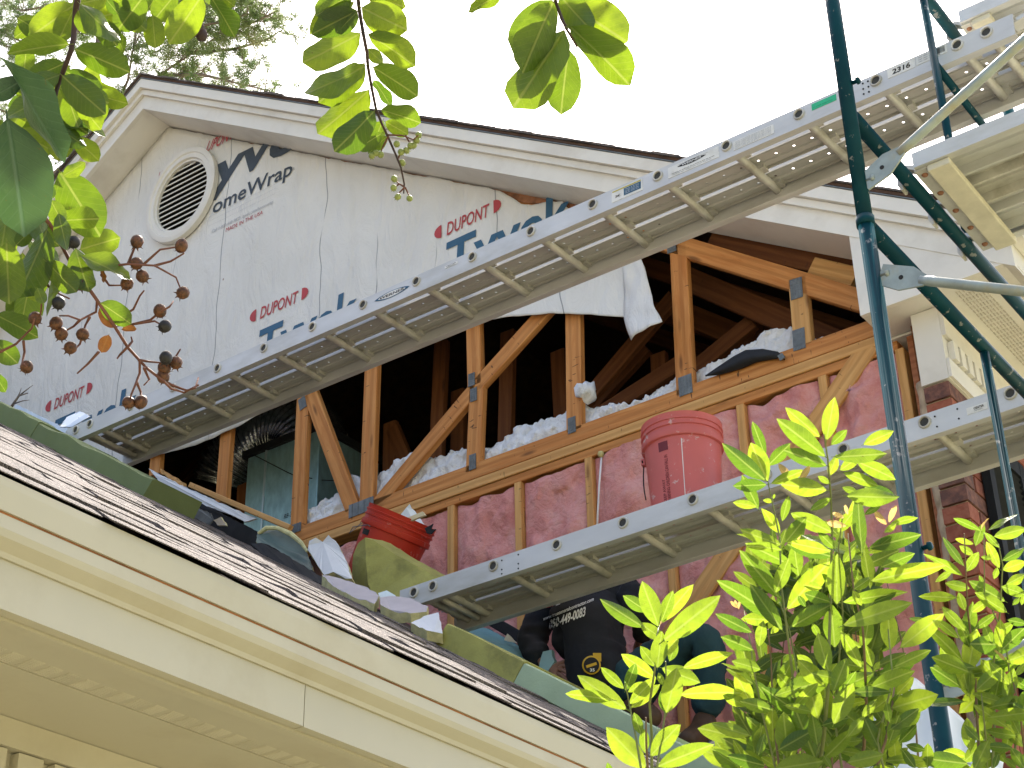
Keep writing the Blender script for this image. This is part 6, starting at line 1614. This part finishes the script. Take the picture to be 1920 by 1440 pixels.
shrub('tall middle leafy shrub in front of the scaffold post and the pink insulation',
      [([(1535, 1450), (1545, 1380), (1552, 1300), (1555, 1200), (1558, 1100), (1560, 1000), (1558, 930), (1552, 860), (1545, 815)], .005, .0016, M_stemG), ([(1500, 1450), (1505, 1400), (1490, 1300), (1478, 1200), (1465, 1100), (1462, 1010), (1452, 960), (1440, 905)], .0036, .0014, M_stemG), ([(1462, 1450), (1455, 1390), (1448, 1310), (1446, 1240), (1440, 1180)], .003, .0014, M_stemB), ([(1610, 1460), (1620, 1400), (1625, 1330), (1622, 1250), (1618, 1180), (1600, 1100), (1590, 1000)], .0046, .0016, M_stemB), ([(1580, 1450), (1565, 1350), (1572, 1250), (1580, 1150), (1572, 1030), (1582, 950)], .0032, .0012, M_stemG), ([(1640, 1450), (1660, 1390), (1672, 1330), (1680, 1260)], .004, .0018, M_stemB), ([(1470, 1420), (1485, 1350), (1500, 1290), (1480, 1180), (1462, 1130)], .0028, .0010, M_stemG), ([(1645, 1390), (1668, 1300), (1674, 1270), (1665, 1180)], .003, .0012, M_stemG), ([(1430, 1340), (1412, 1250), (1408, 1210), (1395, 1145)], .0022, .0009, M_stemG)],
      L2, [(k48(690, 790), k48(520, 620), 12), (k48(710, 790), k48(810, 640), 12), (k48(1140, 1180), k48(960, 1150), 14), (k48(1120, 1110), k48(1010, 1060), 14), (k48(1500, 1170), k48(1385, 1050), 14), (k48(1520, 1150), k48(1585, 990), 12), (k48(1150, 1080), k48(1125, 990), 10), (k48(700, 1310), k48(720, 1240), 10), (k457(200, 640), k457(135, 580), 7), (k457(205, 650), k457(235, 520), 6), (k457(210, 650), k457(170, 570), 6)], DS+.05, (-0.42, -4.2, 0))
k29 = lambda x, y: (1690+x/2.88, 940+y/2.88)
L3 = []
for b, t, w in (((430, 160), (295, 95), 30), ((400, 240), (440, 130), 40), ((470, 155), (610, 72), 25), ((500, 190), (660, 150), 55), ((340, 350), (230, 210), 35), ((330, 400), (140, 285), 40), ((275, 375), (190, 430), 28), ((350, 380), (410, 285), 45), ((390, 230), (300, 205), 25), ((390, 290), (320, 245), 35), ((530, 360), (465, 230), 42), ((530, 250), (455, 175), 28), ((545, 320), (660, 260), 40), ((545, 370), (665, 330), 55), ((370, 470), (250, 445), 45), ((300, 520), (110, 510), 45), ((560, 540), (380, 440), 60), ((570, 600), (415, 500), 55), ((565, 450), (665, 400), 45), ((540, 460), (665, 500), 60), ((345, 700), (230, 580), 45), ((340, 740), (390, 560), 60), ((345, 590), (310, 500), 40), ((310, 740), (190, 640), 40), ((330, 860), (160, 690), 55), ((395, 690), (500, 615), 35), ((380, 600), (460, 540), 40), ((500, 730), (600, 660), 40), ((490, 770), (450, 670), 55), ((545, 800), (660, 690), 60), ((575, 640), (665, 660), 50), ((360, 920), (400, 710), 90), ((540, 870), (460, 790), 70), ((560, 920), (330, 1125), 95), ((540, 900), (380, 930), 60), ((300, 960), (230, 875), 30), ((370, 1060), (320, 880), 60), ((340, 1080), (130, 1090), 40), ((560, 940), (640, 1000), 60), ((620, 940), (665, 880), 60), ((420, 1290), (345, 1220), 70), ((600, 1090), (660, 1130), 50), ((460, 1290), (350, 1400), 70), ((470, 1290), (400, 1440), 70), ((480, 1300), (560, 1400), 90), ((560, 1200), (650, 1320), 90), ((590, 1330), (665, 1440), 110), ((540, 1360), (380, 1440), 60), ((140, 1440), (145, 1320), 55), ((200, 1440), (250, 1385), 40), ((60, 1400), (0, 1340), 60), ((270, 1440), (340, 1390), 40), ((360, 1380), (240, 1350), 45), ((520, 1050), (600, 1020), 50), ((440, 1130), (520, 1100), 40), ((330, 1010), (300, 990), 30), ((510, 1100), (450, 1160), 35), ((610, 1160), (560, 1120), 40), ((640, 1260), (600, 1180), 60), ((160, 650), (50, 635), 25), ((460, 1440), (420, 1370), 60), ((620, 1440), (560, 1390), 60), ((100, 1440), (60, 1380), 50), ((500, 1440), (520, 1370), 60), ((430, 300), (480, 310), 30), ((420, 400), (440, 440), 30), ((500, 420), (520, 360), 60), ((400, 500), (440, 470), 40), ((600, 560), (640, 520), 40), ((650, 560), (660, 510), 25), ((560, 740), (640, 740), 40)):
    L3.append((k29(*b), k29(*t), w/2.88))
for _ in range(45):
    b = (fr_.uniform(1800, 1935), fr_.uniform(1200, 1450)); an = fr_.uniform(0, 6.28); L_ = fr_.uniform(45, 85)
    L3.append((b, (b[0]+math.cos(an)*L_, b[1]-abs(math.sin(an))*L_*.8), L_*fr_.uniform(.22, .45)))
shrub('right leafy shrub sprigs beside the brick corner and black shutter',
      [([(1838, 1450), (1832, 1350), (1828, 1250), (1815, 1150), (1812, 1090), (1808, 1000)], .004, .0014, M_stemB), ([(1860, 1460), (1865, 1350), (1862, 1250), (1875, 1150), (1880, 1060), (1872, 1020)], .0036, .0013, M_stemG), ([(1900, 1460), (1905, 1380), (1895, 1280), (1885, 1200), (1846, 1110), (1845, 1000)], .0034, .0012, M_stemG), ([(1925, 1440), (1912, 1330), (1900, 1280)], .0034, .0016, M_stemB), ([(1850, 1450), (1848, 1380), (1840, 1300)], .003, .0016, M_stemG)],
      L3, [(k29(430, 150), k29(470, 90), 5), (k29(560, 860), k29(500, 800), 7)], DS+.15, (-0.1, -4.0, 0))

# a lower shrub, leaves coloured darker as shade in the gaps behind the shoots
L4 = []
for _ in range(285):
    v_ = fr_.random()**.75
    yy = 1010 + 440*v_
    lo_, hi_ = 1430 - 60*v_, 1630 + 40*v_
    b = (fr_.uniform(lo_, hi_), yy); an = fr_.uniform(.15, 2.99); L_ = fr_.uniform(42, 92)
    L4.append((b, (b[0]+math.cos(an)*L_, b[1]-math.sin(an)*L_), L_*fr_.uniform(.16, .36)))
LSk, LSwk = LS, LSw
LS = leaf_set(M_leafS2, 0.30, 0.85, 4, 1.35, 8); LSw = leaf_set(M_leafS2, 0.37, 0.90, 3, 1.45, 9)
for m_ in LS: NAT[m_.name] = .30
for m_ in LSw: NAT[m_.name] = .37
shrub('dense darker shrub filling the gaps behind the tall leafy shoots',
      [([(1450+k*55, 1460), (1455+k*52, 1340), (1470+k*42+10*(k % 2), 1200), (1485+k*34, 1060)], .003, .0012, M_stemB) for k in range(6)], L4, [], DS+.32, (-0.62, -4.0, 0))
LS, LSw = LSk, LSwk

# ---------------------------------------------------------------- pine behind the house
def pine():
    YP = 15.0
    base = W(120, 700, YP)
    root = empty('pine_tree', (base.x, YP, 0), 'tall airy pine tree behind the roof peak against the bright sky', 'pine tree')
    bark = simple('grey_pine_bark', (0.16, 0.12, 0.10), 0.85, var=0.3)
    tx = base.x - 0.6
    top = W(110, -220, YP)
    MB().tube([(tx, YP, 0), (tx+.1, YP, 8), (tx+.2, YP, 16), (tx+.3, YP, top.z)], [.30, .26, .20, .07], 12).build('trunk', bark, root, smooth=True)
    r_ = random.Random(3)
    limbs = [[(95, 330), (180, 260), (240, 185), (300, 140), (360, 100), (420, 60), (500, 10)], [(110, 300), (200, 240), (240, 150), (250, 90), (262, 20)], [(110, 60), (60, 90), (0, 55), (-40, 30)], [(100, 200), (60, 130), (20, 90), (-20, 70)], [(300, 140), (380, 140), (440, 155), (505, 170)], [(240, 185), (330, 168), (420, 178)], [(360, 100), (440, 92), (500, 75), (530, 55)], [(108, 40), (200, 20), (300, 0), (420, -20)], [(110, 80), (160, 50), (220, 45), (330, 60), (420, 40), (470, 25)], [(250, 90), (320, 70), (390, 20)], [(110, 250), (160, 230), (200, 260)], [(105, 10), (40, 20), (-20, -20)], [(108, 150), (60, 200), (10, 210), (-30, 190)], [(420, 60), (480, 40), (520, 20)], [(300, 0), (400, 10), (510, -10)]]
    tips = []
    for L in limbs:
        dy = r_.uniform(-1.2, 1.2)
        P_ = [W(x, y, YP+dy*(i/(len(L)-1))) for i, (x, y) in enumerate(L)]
        MB().tube(P_, [.05-.038*i/(len(P_)-1) for i in range(len(P_))], 6).build('branch', bark, root, smooth=True)
        for i in range(1, len(P_)):
            a, b = P_[i-1], P_[i]
            for q in range(int(6+(b-a).length*13)):
                c = a.lerp(b, r_.random())
                e = c + V(r_.uniform(-.55, .75), r_.uniform(-.6, .6), r_.uniform(-.35, .45))
                if q % 2 == 0: tips.append((c, e))
                else: tips.append((None, e))
        tips.append((None, P_[-1]))
    mbt = MB()
    for c, e in tips:
        if c is not None: mbt.tube([c, c.lerp(e, .5)+V(0, 0, -.03), e], [.012, .009, .006], 4)
    tag(mbt.build('twig', bark, root), kind='stuff')
    t = NT('pine_needle'); v = t.rcoord((1, 1, 1))
    c = t.ramp(t.noise(t.coord((1, 1, 1)), 1.4, 3), [(0.35, (0.09, 0.15, 0.045)), (0.6, (0.17, 0.22, 0.08)), (0.75, (0.27, 0.24, 0.12))])
    b = t.bsdf(c, .5, 0, .4, None, link=False); tl = t.n('ShaderNodeBsdfTranslucent'); t.l(c, tl.inputs['Color']); mx = t.n('ShaderNodeMixShader'); mx.inputs[0].default_value = .4
    t.l(b.outputs[0], mx.inputs[1]); t.l(tl.outputs[0], mx.inputs[2]); t.l(mx.outputs[0], t.out.inputs['Surface'])
    nd = MB()
    for c_, e in tips:
        for k in range(56):
            d = V(r_.gauss(0.1, 1), r_.gauss(0, 1), r_.gauss(.25, .8)).normalized()
            L = r_.uniform(.13, .24); s_ = d.orthogonal().normalized()*.008
            s_ = Quaternion(d, r_.random()*6.28) @ s_
            o_ = e + V(r_.gauss(0, .05), r_.gauss(0, .05), r_.gauss(0, .05))
            nd.add([o_-s_, o_+s_, o_+d*L+V(0, 0, -.02)], [(0, 1, 2)])
    tag(nd.build('needles', t.m, root, fixn=False), kind='stuff')
pine()
